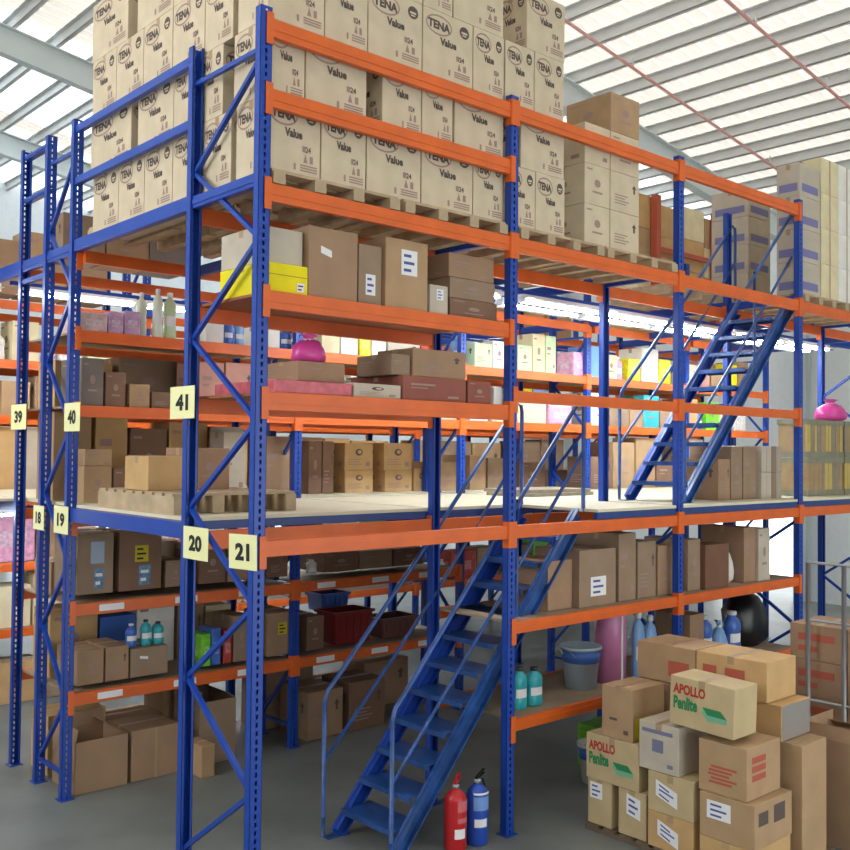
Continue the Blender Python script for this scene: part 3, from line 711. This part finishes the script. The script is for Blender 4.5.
 ('R2S2', 'carton', 'cream', 2.57, 2.797, 2.95, 0.4, 3.892, 0.238, 'cream carton', ''),
 ('R2S2', 'carton', 'white', 2.81, 3.031, 2.95, 0.4, 3.892, 0.238, 'white carton', ''),
 ('R2S2', 'pack', 'yellow', 3.058, 3.205, 2.95, 0.4, 3.892, 0.267, 'yellow pack', ''),
 ('R2S2', 'carton', 'white', 3.219, 3.41, 2.95, 0.4, 3.892, 0.252, 'white carton', ''),
 ('R2S2', 'carton', 'pale', 3.439, 3.897, 2.95, 0.4, 3.892, 0.206, 'pale carton', 'mark'),
 ('R2S2', 'carton', 'red', 3.911, 4.075, 2.95, 0.4, 3.892, 0.288, 'red carton', ''),
 ('R2S2', 'jug', 'ltblue', 4.46, 4.668, 2.95, 0.14, 3.892, 0.349, 'light blue plastic bottle', ''),
 ('R2S2', 'carton', 'greenw', 4.75, 5.032, 2.95, 0.4, 3.892, 0.283, 'pale green carton', 'mark'),
 ('R2S2', 'carton', 'white', 5.049, 5.271, 2.95, 0.4, 3.892, 0.329, 'white carton', 'mark'),
 ('R2S2', 'carton', 'greenw', 5.482, 5.734, 2.95, 0.4, 3.892, 0.317, 'pale green printed carton', 'mark'),
 ('R2S2', 'carton', 'cream', 5.751, 5.973, 2.95, 0.4, 3.892, 0.474, 'cream carton, taller', 'mark'),
 ('R2S2', 'carton', 'greenw', 5.992, 6.182, 2.95, 0.4, 3.892, 0.468, 'pale green carton', 'mark'),
 ('R2S2', 'pack', 'pink', 6.535, 6.818, 2.95, 0.3, 3.892, 0.311, 'pink tissue pack', ''),
]
# ------------------------------------------------------------------ goods on the shelves
PH = {'R1S2': 'front rack upper shelf', 'R1S1': 'front rack lower shelf', 'R2S2': 'second rack upper shelf', 'R2S1': 'second rack middle shelf',
    'R2M': 'cream deck by second rack', 'R2G2': 'second rack shelf under deck', 'R2G1': 'second rack lowest shelf', 'R2F': 'floor under second rack',
    'R1G2': 'front rack shelf under deck', 'R1G1': 'front rack lowest shelf'}
cnt = {}
for s, k, c, x0, x1, y, d, z, h, desc, ex in GOODS:
    cnt[s] = cnt.get(s, 0) + 1; w = x1 - x0
    lab = '%s, %s from left on %s' % (desc, ORD[cnt[s] - 1], PH[s]) if cnt[s] <= len(ORD) else desc
    grp = 'goods on the ' + PH[s]; xm = (x0 + x1) / 2
    if k == 'carton': carton(x0, x1, y, d, z, h, c, ex, lab, grp)
    elif k == 'carton_open': carton_open(x0, x1, y, d, z, h, c, lab, grp)
    elif k == 'pack': pack(x0, x1, y, d, z, h, c, lab, grp)
    elif k == 'jug': jug(xm, y + w / 2, z, w / 2 * .97, h, c, lab, grp, 'dark' if c == 'teal' else 'white')
    elif k == 'bucket': bucket(xm, y + w / 2, z, w / 2, h, c, lab, group=grp)
    elif k == 'basket': basket(x0, x1, y, d, z, h, c, lab, grp)
    elif k == 'bag': bag(xm, y + .12, z, w, h, c, lab, grp)
    elif k == 'roll':
        o = MB().lathe([(w / 2, 0), (w / 2, h * .97), (w / 2 * .9, h)], 16, sy=.8).build('plastic_roll', pm(c, 'roll'), None, True); o.location = (xm, y + w / 2, z); tag(o, lab, 'roll', grp)
        MB().box(-.012, .012, -w * .41, -w * .395, .02, h * .95).build('white_seam', white, o)
bag(.60, .36, 3.496, .26, .19, 'magenta', 'pink and white plastic bag on the worn brown carton of the front rack')

# goods of the third rack and of the far bays: seeded, shelf by shelf
def fill(yf, z, xa, xb, hmax, cols, where, seed, style=('mark', '', 'mark'), dmin=.16, dmax=.42, posts=True, hmin=.5):
    rr = random.Random(seed); x = xa; n = 0
    while x < xb - dmin:
        w = rr.uniform(dmin, dmax)
        if x + w > xb: break
        gx = [g_ for g_ in [-2.25] + GX if x - .05 < g_ + .05 and x + w > g_ - .05]
        if gx and posts: x = gx[0] + .055; 
        if x + w > xb: break
        gx = [g_ for g_ in GX if x < g_ - .05 < x + w]
        if gx and posts: w = gx[0] - .055 - x
        if w > .08:
            h = rr.uniform(hmin, 1) * hmax; c = rr.choice(cols); lab = '%%s %s, %s from its left' % (where, ORD[n % 28]); n += 1
            kd = rr.random()
            if c in ('kraft', 'kraft2', 'kraft3', 'brown', 'tan', 'pale', 'cream', 'grey') or kd < .35:
                carton(x, x + w, yf, .4, z, h, c, rr.choice(style), lab % (NM[c] + ' carton on the'), 'goods on the ' + where)
            elif kd < .75: pack(x, x + w, yf, .3, z, h, c, lab % (NM[c] + ' package on the'), 'goods on the ' + where)
            else:
                r_ = min(.09, w / 2); jug(x + r_, yf + r_, z, r_, min(h, .32), c, lab % (NM[c] + ' bottle on the'), 'goods on the ' + where); w = r_ * 2
        x += w + rr.uniform(.01, .06)
NM = dict(kraft='light brown', kraft2='mid brown', kraft3='grey brown', brown='dark brown', tan='tan', pale='pale grey', cream='cream', grey='dark grey',
    white='white', pink='pink', lilac='lilac', greenw='pale green', yellow='yellow', blue='blue', ltblue='light blue', red='red', redw='salmon', green='bright green', teal='teal', orangey='orange', reddot='pale pink')
bright = ['white', 'pink', 'lilac', 'greenw', 'cream', 'ltblue', 'tan', 'white', 'redw', 'cream', 'kraft', 'yellow']
browns = ['kraft', 'kraft2', 'kraft3', 'brown', 'tan', 'pale', 'kraft', 'tan']
mixed = browns + ['white', 'red', 'blue', 'cream', 'green', 'white', 'teal']
fill(6.29, .862, -2.1, 4.4, .62, ['white', 'cream', 'pink', 'tan', 'ltblue', 'kraft', 'white', 'red'], 'third rack lowest shelf', 11, dmin=.28, dmax=.5)
fill(6.29, 1.602, -2.1, 4.4, .60, ['white', 'cream', 'pink', 'tan', 'kraft', 'white', 'redw', 'kraft2'], 'third rack shelf under deck', 12, dmin=.28, dmax=.5)
fill(6.29, .862, 6.8, 11, .55, mixed, 'third rack far lowest shelf', 51, dmin=.4, dmax=.7)
fill(6.29, 1.602, 5.0, 11, .55, mixed, 'third rack far shelf under deck', 52, dmin=.4, dmax=.7)
fill(6.29, 2.345, -2.1, 11, .80, browns, 'third rack deck level', 13, dmin=.4, dmax=.75, hmin=.85)
fill(6.29, 3.262, -2.1, 11, .52, browns + ['white', 'pink', 'cream'], 'third rack middle shelf', 14, dmin=.3, dmax=.55, hmin=.7)
fill(6.29, 3.892, -2.1, 11, .56, bright, 'third rack upper shelf', 15, dmin=.25, dmax=.5, hmin=.6)
fill(6.29, .002, -2.1, 2.2, .75, browns, 'floor under third rack', 16, dmin=.4, dmax=.7)
fill(2.96, 3.892, 6.9, 10.8, .50, bright, 'second rack far upper shelf', 18, dmin=.22)
fill(2.96, 2.432, 6.9, 10.8, .70, browns, 'cream deck far end by second rack', 26, dmin=.35, dmax=.5)
fill(2.96, 3.262, 6.9, 10.8, .48, mixed, 'second rack far middle shelf', 19, dmin=.25)
fill(3.56, 2.432, .1, 2.2, .80, browns, 'cream deck rear row by second rack', 25, dmin=.3, dmax=.42, hmin=.8)
fill(3.56, 3.262, .1, 6.6, .50, browns, 'second rack middle shelf rear half', 21, dmin=.5, dmax=.7)
fill(3.56, 1.602, .1, 2.2, .50, browns, 'second rack rear shelf under deck', 22, dmin=.5, dmax=.7)
fill(3.56, .862, .1, 2.2, .60, ['white', 'cream', 'teal', 'kraft2', 'kraft', 'blue', 'tan'], 'second rack lowest shelf rear half', 23, dmin=.28, dmax=.45, hmin=.7)
fill(3.56, .002, .1, 2.2, .62, browns, 'floor behind second rack open cartons', 27, dmin=.4, dmax=.6)
fill(3.56, .002, 2.3, 4.4, .70, browns, 'floor behind second rack cartons', 24, dmin=.5, dmax=.7)
fill(3.7, 4.64, .2, 1.6, .75, ['kraft2', 'kraft3', 'grey'], 'second rack top by the guard rails', 31, dmin=.4, dmax=.6, posts=False)
fill(6.3, 4.64, -.9, 2.1, .85, ['kraft2', 'kraft', 'grey', 'pale'], 'third rack top at far left', 32, dmin=.4, dmax=.6, posts=False)
for l in range(4):
    for i in range(4):
        carton(7.9 + i * .56, 8.44 + i * .56, 2.97, .46, 4.64 + l * (.47 - .02 * (i % 2)), .465 - .02 * (i % 2), ('tan', 'cream', 'kraft', 'tan')[(i + l) % 4], 'mark2', 'light carton on second rack top by the orange uprights, %s, %s from left' % (layer[l], ORD[i]), 'light cartons by the orange uprights')
fill(6.3, 4.64, 4.7, 11, .95, ['kraft', 'tan', 'kraft2', 'pale'], 'third rack top beyond the stairs', 34, dmin=.5, dmax=.7, posts=False)
of = thing('orange_upright_frame', 'orange red upright frame on the second rack top beyond the upper stairs', 'frame', (0, 0, 4.64))
for x in (8.24, 9.75):
    for y in (2.70 if 0 else 2.9,): MB().box(x - .05, x + .05, y - .05, y + .05, 0, 1.88).build('post', mat('red_orange_paint', (.68, .30, .20), .5), of)
MB().box(8.29, 9.7, 2.88, 2.92, 1.1, 1.17).build('rail', MATS['red_orange_paint'], of)

# pallets and boards on the cream deck
pallet(.06, 1.10, 1.22, 2.50, 2.432, 'timber pallet carrying cartons on the cream deck behind the corner posts', None, timber, .15)
fill(1.75, 2.584, .12, 1.05, .42, ['kraft', 'tan', 'kraft3', 'kraft2'], 'deck pallet behind the corner posts', 41, dmin=.25, dmax=.4, posts=False)
for k in range(2):
    o = MB().box(-.55, .55, -.3, .3, 0, .035, .003).build('flat_board', timber2); o.location = (4.95, 2.1 + .04 * k, 2.432 + .12 * k * 1 + (0 if k == 0 else -.083)); tag(o, ('lower', 'upper')[k] + ' flat grey board lying on the cream deck behind the handrail', 'board')

# cartons on the deck, third bay
g5 = 'upright cartons on the deck behind the third bay rail'
for i, (xa, xb, hh, c) in enumerate(((5.62, 5.84, .42, 'kraft2'), (5.86, 6.08, .55, 'kraft3'), (6.10, 6.36, .55, 'kraft3'))):
    carton(xa, xb, .30, .5, 2.432, hh, c, 'mark', '%s carton on the deck by the upper stairs foot, %s from left' % (NM[c], ORD[i]), g5)
for l in range(2):
    for i in range(4):
        xa = 6.38 + i * .104
        carton(xa, xa + .10, .25, .5, 2.432 + l * .282, .28, ('pale', 'pale', 'kraft3', 'pale')[i], 'mark' if 0 else '', 'thin upright pale carton beside the fourth post, %s row, %s from left' % (('lower', 'upper')[l], ORD[i]), g5, tape=False)
# crates of the fourth bay
def crate(x0, x1, y0, y1, z, h, label, cols, seed):
    w, d = x1 - x0, y1 - y0; o = thing('slatted_crate', label, 'crate', (x0, y0, z), 'crates on the deck at the right edge')
    MB().box(0, w, 0, d, 0, .07).build('crate_base', mat('grey_green_timber', (.52, .52, .44), .8, var=.15), o)
    MB().box(0, w, 0, d, h - .06, h).build('crate_top', MATS['grey_green_timber'], o)
    rr = random.Random(seed); x = .01
    while x < w - .05:
        q = rr.uniform(.06, .11); q = min(q, w - x - .005)
        MB().box(x, x + q - .008, .01, .03, .07, h - .06).build('slat', mat('slat_' + rr.choice(cols), dict(y=(.72, .64, .36), g=(.56, .52, .46), b=(.64, .54, .40))[cols[0]], .8, var=.1) if 0 else slm[rr.choice(cols)], o); x += q
    MB().box(.012, w - .012, .035, d - .01, .07, h - .06).build('packed_goods', slm['b'], o)
slm = dict(y=mat('yellow_timber', (.74, .66, .38), .8, var=.1), g=mat('grey_slat_timber', (.56, .52, .46), .8, var=.1), b=mat('brown_slat_timber', (.64, .54, .40), .8, var=.1))
for i, xa in enumerate((7.38, 8.31)):
    for l in range(2):
        crate(xa, xa + .9, .25, .62, 2.432 + l * .44, .438, 'yellowish slatted timber crate on the deck, %s one of the %s pair' % (('lower', 'upper')[l], ('left', 'right')[i]), 'ygb', 5 + i * 2 + l)
bag(8.35, .44, 3.312, .46, .26, 'magenta', 'magenta plastic bag lying on the upper timber crates')

# ------------------------------------------------------------------ carton pile on the floor
PX = 2.82
def pcarton(y0, y1, z, h, x0, d, ck, label, style='', sheets=(), name='cardboard_carton'):
    # y0 > y1: far and near end of the long side that faces the stairs
    o = carton(x0, x0 + d, y1, y0 - y1, z, h, ck, style, label, 'cartons piled on the floor')
    w = d; dd = y0 - y1; F, L = faces(w, dd, h)
    for (a, b, c, e, sk) in sheets: sheet(o, L, a, b, c, e, white, blueink, 3, sk)
    return o, F, L
pallet(2.80, 3.80, -1.80, -.28, .001, 'low dark timber pallet under the floor carton pile', None, mat('dark_timber', (.40, .34, .27), .85, var=.2), .05)
def apollo(o, L):
    a, b, c, e = MB(), MB(), MB(), MB()
    L.text(a, 'APOLLO', .05, .65, .56, .86, .045); L.text(b, 'Penlite', .06, .33, .44, .60, .045, .02)
    L.poly(b, [(.52, .50), (.80, .50), (.90, .36), (.60, .36)], .0004); L.poly(c, [(.52, .50), (.60, .36), (.90, .36), (.90, .26), (.60, .24), (.52, .38)], .0001)
    a.build('red_lettering', redink, o); b.build('green_lettering', greenink, o); c.build('mint_print', mintink, o)
pz = .052
P = 'floor pile'
pcarton(-.29, -.515, pz, .34, PX, .40, 'apollo', 'upright tan carton with white label, bottom left end of the floor pile', '', [(.10, .58, .62, .93, 0)])
pcarton(-.58, -.83, pz, .34, PX, .40, 'apollo', 'upright tan carton with skewed white label, second along the bottom of the pile', '', [(.30, .48, .80, .92, -.08)])
pcarton(-.86, -1.24, pz, .255, PX - .02, .42, 'tan', 'greenish tan carton with tilted white label, lowest of the middle column', '', [(.22, .38, .68, .82, -.25)])
pcarton(-.86, -1.24, pz + .257, .285, PX - .02, .42, 'apollo', 'tan carton with tilted white label, second up in the middle column', '', [(.18, .42, .66, .82, -.22)])
o, F, L = pcarton(-.28, -.77, pz + .343, .345, PX - .01, .40, 'apollo', 'tan carton with red and green print and sponge picture, left end of pile'); apollo(o, L)
o, F, L = pcarton(-.42, -.71, pz + .69, .39, PX, .40, 'kraft', 'upright plain brown carton on the left end of the pile')
s = MB(); L.rect(s, .25, .35, .5, .40); L.rect(s, .7, .12, .85, .2); s.build('faded_print', brownink, o); s = MB(); F.rect(s, .05, .05, .55, .45); s.build('yellow_sticker', yellowp, o)
o, F, L = pcarton(-.78, -1.12, pz + .545, .345, PX - .02, .42, 'pale', 'grey tan carton with blue square mark in the middle of the pile')
s = MB(); L.rect(s, .34, .40, .62, .66); L.rect(s, .08, .78, .85, .86); L.rect(s, .72, .12, .86, .2); s.build('printed_marking', mat('slate_ink', (.45, .46, .56), .8), o)
pcarton(-1.29, -1.70, pz, .20, PX - .02, .50, 'tan', 'tan carton at the pile bottom beneath the carton with white label')
o, F, L = pcarton(-1.29, -1.71, pz + .202, .30, PX - .02, .50, 'kraft', 'brown carton with straight white label under the red printed carton', '', [(.14, .45, .58, .86, 0)])
s = MB(); F.rect(s, .1, .5, .35, .8); F.rect(s, .5, .45, .8, .85); s.build('dark_print', brownink, o)
o, F, L = pcarton(-1.27, -1.64, pz + .504, .355, PX, .45, 'kraft', 'brown carton with red printing under the leaning printed carton')
s = MB(); [L.rect(s, .2 + (.02, .06, 0)[k % 3], .20 + .075 * k, .8 - (.1, 0, .15)[k % 3], .245 + .075 * k) for k in range(5)]
[F.rect(s, .15, .34 + .17 * k, .55, .46 + .17 * k) for k in range(3)]; s.build('red_lettering', mat('faded_red_ink', (.68, .34, .26), .8), o)
o, F, L = pcarton(-1.04, -1.55, pz + .90, .345, PX - .02, .30, 'apollo', 'bulging tan carton with red and green printing and sponge picture atop the pile'); apollo(o, L)
o.rotation_euler = (math.radians(2), 0, 0); o.location.z += .012
o, F, L = pcarton(-.40, -.93, 1.117, .29, PX + .48, .42, 'kraft', 'long brown carton with faded red print, back left of the pile top')
s = MB(); L.rect(s, .55, .2, .9, .6); s.build('faded_print', mat('faded_red_ink', (.68, .34, .26), .8), o)
o, F, L = pcarton(-.94, -1.52, 1.117, .29, PX + .48, .42, 'tan', 'pale topped brown carton at the highest right of the pile')
s = MB(); L.rect(s, .1, .45, .3, .7); L.rect(s, .42, .45, .7, .7); s.build('faded_print', mat('faded_red_ink', (.68, .34, .26), .8), o)
pcarton(-.42, -.93, pz, 1.06, PX + .46, .42, 'kraft2', 'tall brown carton in the pile core behind the plain upright carton')
pcarton(-.95, -1.17, pz, 1.06, PX + .46, .42, 'kraft2', 'narrow tall brown carton in the pile core behind the blue marked carton')
o, F, L = pcarton(-1.19, -1.62, .862, .252, PX + .50, .42, 'tan', 'tan carton with a grey end face, below the pale topped carton')
s = MB(); F.rect(s, .02, .02, .98, .98); s.build('grey_end_face', mat('grey_end_face', (.56, .54, .52), .3), o)  # whole near end face coloured flat grey
pcarton(-1.19, -1.50, pz, .805, PX + .53, .40, 'kraft2', 'brown carton behind the red printed carton under the grey ended one')
pcarton(-1.555, -1.76, .002, .855, PX + .53, .36, 'kraft', 'tall narrow brown carton at the right end of the pile', 'mark3')

# ------------------------------------------------------------------ stack and cage panel at the right edge
cg = thing('wire_cage_panel', 'grey tube cage panel standing before the red printed cartons at right edge', 'barrier', (4.50, -1.22, 0))
for y in (0, -.30, -.85):
    MB().tube([(0, y, .0), (0, y, 2.02)], .02, 8).build('upright_tube', steel, cg, True)
for z in (2.02, 1.55, .9, .35): MB().tube([(0, -.85, z), (0, 0, z)], .013, 6).build('rail', steel, cg, True)
for y in (0, -.85): MB().box(-.02, .02, y - .012, y + .012, 0, .012).box(-.16, .05, y - .02, y + .02, 0, .02).build('foot', steel, cg)
g6 = 'red printed brown cartons stacked behind the cage panel'
for l in range(5):
    for i in range(2):
        c_ = carton(4.62, 5.15, -1.48 - i * .49, .48, .002 + l * .298, .296, 'kraft2', '', 'red printed brown carton behind the cage panel, %s, %s column' % (layer[l], ('left', 'right')[i]), g6, tape=l == 4)
        F, L = faces(.53, .48, .296); s = MB(); L.rect(s, .15, .55, .8, .75); L.rect(s, .15, .25, .5, .4); F.rect(s, .15, .5, .8, .7); s.build('faded_print', mat('faded_red_ink', (.68, .34, .26), .8), c_)
carton_open(3.92, 4.36, -2.0, .50, .002, .78, 'kraft2', 'open brown carton with torn flaps on the floor before the cage panel')

pack(3.95, 4.30, .45, .3, .002, .40, 'green', 'green wrapped package on the floor between bucket and carton pile')
# black bag, white bucket, dark machine
bag(7.7, .42, .87 if 0 else .002, .0001 + .5, .5, 'dark', 'dark refuse bag on the floor under the fourth bay') if 0 else None
o = bag(6.38, .46, .865, .58, .68, 'dark', 'large black plastic bag on the lowest shelf at the third bay end')
bucket(3.72, .35, .002, .16, .34, 'white', 'white bucket with blue band on the floor beside the carton pile', 'blue')
carton(4.0, 4.4, .3, .4, .002, .3, 'greenw' if 0 else 'green', '', 'dark green box on the floor behind the carton pile') if 0 else None

# fire extinguishers
def extinguisher(x, y, ck, label, rot=0):
    m = mat('extinguisher_' + ck, dict(red=(.72, .12, .14), blue=(.14, .30, .68))[ck], .3)
    t = thing('fire_extinguisher', label, 'fire extinguisher', (x, y, .001), None, rot); r, h = .083, .46
    MB().lathe([(r * .92, 0), (r, .02), (r, h * .78), (r * .85, h * .86), (r * .45, h * .93), (r * .3, h * .96)], 20).build('cylinder', m, t, True)
    MB().lathe([(.02, h * .96), (.028, h * .965), (.028, h * 1.02), (.018, h * 1.03)], 10).build('valve', steel, t, True)
    MB().bar((-.02, 0, h * 1.03), (.09, 0, h * 1.08), .02, .008).bar((-.02, 0, h * 1.05), (.085, 0, h * 1.14), .02, .008).build('squeeze_handle', rubber if ck == 'blue' else m, t)
    MB().tube([(.02, 0, h), (.07, 0, h * .98), (.10, 0, h * .85), (.105, 0, h * .5), (.098, 0, h * .25)], .009, 8).build('hose', rubber, t, True)
    def wrap(a0, a1, z0, z1, rr, name, mm):
        v = MB(); n = 8
        for k in range(n):
            p, q = [math.radians(a0 + (a1 - a0) * (k + j) / n) for j in (0, 1)]
            v.quad((rr * math.cos(p), rr * math.sin(p), z0), (rr * math.cos(q), rr * math.sin(q), z0), (rr * math.cos(q), rr * math.sin(q), z1), (rr * math.cos(p), rr * math.sin(p), z1))
        return v.build(name, mm, t)
    if ck == 'red':
        wrap(-165, -105, .10, .17, r + .0015, 'paper_label', white); wrap(-150, -70, .29, .37, r + .001, 'printed_panel', mat('pinkish_print', (.80, .40, .42), .5))
        wrap(-150, -70, .21, .245, r + .001, 'printed_line', MATS['pinkish_print'])
    else:
        wrap(-160, -90, .14, .20, r + .0015, 'paper_label', white); wrap(-165, -65, .26, .36, r + .001, 'printed_panel', mat('bluish_print', (.45, .60, .85), .5)); wrap(-165, -65, .375, .39, r + .0015, 'printed_line', white)
extinguisher(1.755, .08, 'red', 'red fire extinguisher standing left of the blue one by the stairs', .5)
extinguisher(1.96, .06, 'blue', 'blue fire extinguisher standing beside the red one near the post', .2)

# ------------------------------------------------------------------ fluorescent battens
MB().box(2.3, 11, 1.68, 1.72, 4.462, 4.50).build('lamp_rail', blue, up)  # rail for the added second lamp row
tubeg = mat('lit_tube', (1, 1, 1), .4, emit=(.93, .97, 1.0), strength=45)
def batten(x, y, z, label, L=1.2, g='lit fluorescent battens under the upper deck'):
    t = thing('fluorescent_light', label, 'light', (x, y, z), g)
    MB().box(0, L, -.05, .05, 0, .045, .004).build('housing', mat('white_housing', (.9, .92, .94), .4), t)
    MB().box(.02, L - .02, -.11, -.05, .004, .008).box(.02, L - .02, .05, .11, .004, .008).box(.02, L - .02, -.2, -.11, -.02, -.016).box(.02, L - .02, .11, .2, -.02, -.016).build('widened_reflector', mat('white_housing', (.9, .92, .94), .4), t)  # outer wings added to stand in for the lit deck underside
    for dy in (-.028, .028): MB().tube([(.04, dy, -.018), (L - .04, dy, -.018)], .014, 8).build('tube', tubeg, t, True)
    MB().box(0, .035, -.05, .05, -.035, 0).box(L - .035, L, -.05, .05, -.035, 0).build('end_cap', MATS['white_housing'], t)
lx = (2.35, 3.85, 5.15, 6.45, 7.75, 9.05)
for i, x in enumerate(lx): batten(x, 1.42, 4.415, 'lit fluorescent light under the upper deck in the near walkway, %s from left' % ORD[i])
for i, x in enumerate(lx): batten(x, 1.70, 4.415, 'added fluorescent light widening the lamp glow under the upper deck, %s from left' % ORD[i])  # extra lamp row, added to thicken the glow of the near one
for i, x in enumerate((-1.2, .2, 1.5)): batten(x, 4.75, 4.455, 'lit fluorescent light in the far walkway behind the left posts, %s from left' % ORD[i])
for i, x in enumerate((-.6, .9, 2.4, 4.0)): batten(x, 5.0, 2.24, 'lit fluorescent light under the cream deck behind the second rack, %s from left' % ORD[i], g='lit battens under the cream deck')
for i, x in enumerate((4.6, 6.6, 8.6)): batten(x, 5.0, 4.455, 'lit fluorescent light far behind the upper stairs, %s from left' % ORD[i])

# ------------------------------------------------------------------ the hall
struct('floor', MB().box(-8, 19, -9, 19, -.1, 0), concrete)
RS, RZ = .159, 10.0
def rz(x): return RZ - RS * x
def sheetmat(name, rgb, f):
    m = bpy.data.materials.new(name); m.use_nodes = True; nt = m.node_tree; nt.nodes.clear()
    o = nt.nodes.new('ShaderNodeOutputMaterial'); d = nt.nodes.new('ShaderNodeBsdfDiffuse'); t = nt.nodes.new('ShaderNodeBsdfTranslucent'); x = nt.nodes.new('ShaderNodeMixShader')
    d.inputs['Color'].default_value = t.inputs['Color'].default_value = lin(rgb) + (1,); x.inputs['Fac'].default_value = f
    nt.links.new(d.outputs[0], x.inputs[1]); nt.links.new(t.outputs[0], x.inputs[2]); nt.links.new(x.outputs[0], o.inputs['Surface']); return m
roofm = sheetmat('roof_sheet', (.93, .90, .86), .33)
sky_l = sheetmat('translucent_roof_sheet', (.97, .98, .99), .9)
EX = 15.5
def roof(y0, y1, m, name, x0=-8):
    mb = MB(); y = y0; p = .25
    while y < y1 - 1e-6:       # ribbed sheet
        a = [(y, 0), (y + .16, 0), (y + .18, .05), (y + .23, .05), (y + .25, 0)]
        for (ya, za), (yb, zb) in zip(a[:-1], a[1:]):
            mb.quad((x0, ya, rz(x0) + za), (EX, ya, rz(EX) + za), (EX, yb, rz(EX) + zb), (x0, yb, rz(x0) + zb))
        y += p
    o = struct(name, mb, m); return o
bands = [(-9, -4, roofm), (-4, 5.5, roofm), (5.5, 6.5, sky_l), (6.5, 9, roofm), (9, 10.4, roofm), (10.4, 14.6, sky_l), (14.6, 15.2, roofm), (15.2, 19, sky_l)]
for i, (a, b, m) in enumerate(bands): roof(a, b, m, 'ceiling' if i == 0 else 'ceiling_sheet')
purl = mat('galvanised_purlin', (.80, .81, .80), .5)
x = -7.6; n = 0
while x < EX:
    z = rz(x) - .01; mb = MB().box(x - .035, x - .028, -9, 19, z - .16, z).box(x - .035, x + .035, -9, 19, z - .16, z - .153).box(x - .1, x - .028, -9, 19, z - .008, z)
    struct('ceiling_purlin', mb, purl); x += .69
raft = mat('white_rafter', (.80, .84, .84), .5)
for y in (-1.5, 4.4, 10.6, 15.2):
    mb = MB(); x0, x1 = -8, EX; za, zb = rz(x0) - .22, rz(x1) - .22
    mb.bar((x0, y, za), (x1, y, zb), .18, .02); mb.bar((x0, y, za - .22), (x1, y, zb - .22), .012, .44); mb.bar((x0, y, za - .44), (x1, y, zb - .44), .18, .02)
    struct('ceiling_rafter', mb, raft)
    struct('wall_column', MB().box(EX - .35, EX - .33, y - .1, y + .1, 0, rz(EX) - .6).box(EX - .05, EX - .03, y - .1, y + .1, 0, rz(EX) - .6).box(EX - .33, EX - .05, y - .01, y + .01, 0, rz(EX) - .6), raft)
wallm = mat('white_wall_sheet', (.86, .88, .88), .6, var=.03)
struct('wall_right', MB().box(EX, EX + .1, -9, 19, 2.2, rz(EX)).box(EX, EX + .1, -9, 4.5, 0, 2.2).box(EX, EX + .1, 6.5, 19, 0, 2.2), wallm)
struct('wall_left', MB().box(-8.1, -8, -9, 19, 0, rz(-8)), wallm)
struct('wall_front', MB().box(-8, -1, -9.1, -9, 0, rz(-8)).box(-1, 9, -9.1, -9, 4.5, rz(-1)).box(9, EX, -9.1, -9, 0, rz(9)), wallm)
struct('wall_back', MB().box(-8, 5, 19, 19.1, 0, rz(-8)).box(5, 13, 19, 19.1, 3.0, rz(5)).box(13, EX, 19, 19.1, 0, rz(13)), wallm)
# sprinkler pipes
pink = mat('pink_pipe', (.80, .60, .58), .5)
for i, (y, xa, xb) in enumerate(((3.2, -6, 14.5), (1.3, -6, 14.5))):
    o = MB().tube([(xa, y, rz(xa) - .34), (xb, y, rz(xb) - .34)], .022, 8).build('sprinkler_pipe', pink, None, True)
    tag(o, 'thin pink pipe running down the roof slope, %s' % ('nearer the rafter above the carton stack', 'at the upper right')[i], 'pipe')
    for k in range(10):
        x = xa + .8 + k * 1.9; MB().box(x - .012, x + .012, y - .008, y + .008, rz(x) - .34, rz(x) - .2).build('hanger', purl, o)

# ------------------------------------------------------------------ daylight, added lamps, exposure, camera
w = bpy.data.worlds.new('daylight'); sc.world = w; w.use_nodes = True
bg = w.node_tree.nodes['Background']; bg.inputs['Color'].default_value = (.93, .97, 1.0, 1); bg.inputs['Strength'].default_value = 2.6
def area(name, loc, size, rot, power, col=(1, 1, 1)):
    l = bpy.data.lights.new(name, 'AREA'); l.shape = 'RECTANGLE'; l.size, l.size_y = size; l.energy = power; l.color = col
    o = bpy.data.objects.new(name, l); C.objects.link(o); o.location = loc; o.rotation_euler = [math.radians(a) for a in rot]; return o
area('added_near_left_daylight', (-7, -8, 7.5), (9, 3), (78, 0, -42), 350)  # added area lamp inside the near left corner, no opening in the walls there
area('added_left_daylight', (-7.8, 2, 7.0), (8, 3), (0, -95, 0), 500)  # added area lamp brightening left-facing sides, the left wall has no window

cam = bpy.data.cameras.new('camera'); co = bpy.data.objects.new('camera', cam); C.objects.link(co)
cam.sensor_width = 36; cam.lens = 981.8208 * 36 / 850; cam.clip_end = 200; cam.clip_start = .05
yaw, pitch, roll = (0.72902, 0.02694, -0.00977)
r = Vector((math.cos(yaw), -math.sin(yaw), 0)); f = Vector((math.sin(yaw) * math.cos(pitch), math.cos(yaw) * math.cos(pitch), math.sin(pitch))); u = r.cross(f)
c_, s_ = math.cos(roll), math.sin(roll); R_ = r * c_ - u * s_; U_ = r * s_ + u * c_
co.matrix_world = Matrix(((R_.x, U_.x, -f.x, -3.2588), (R_.y, U_.y, -f.y, -5.1586), (R_.z, U_.z, -f.z, 2.9), (0, 0, 0, 1)))
sc.camera = co
vs = sc.view_settings; vs.view_transform = 'Standard'; vs.look = 'None'; vs.gamma = 1; vs.use_curve_mapping = False; vs.exposure = 0.3
sc.cycles.use_denoising = True
sc.cycles.max_bounces = 8; sc.cycles.diffuse_bounces = 5
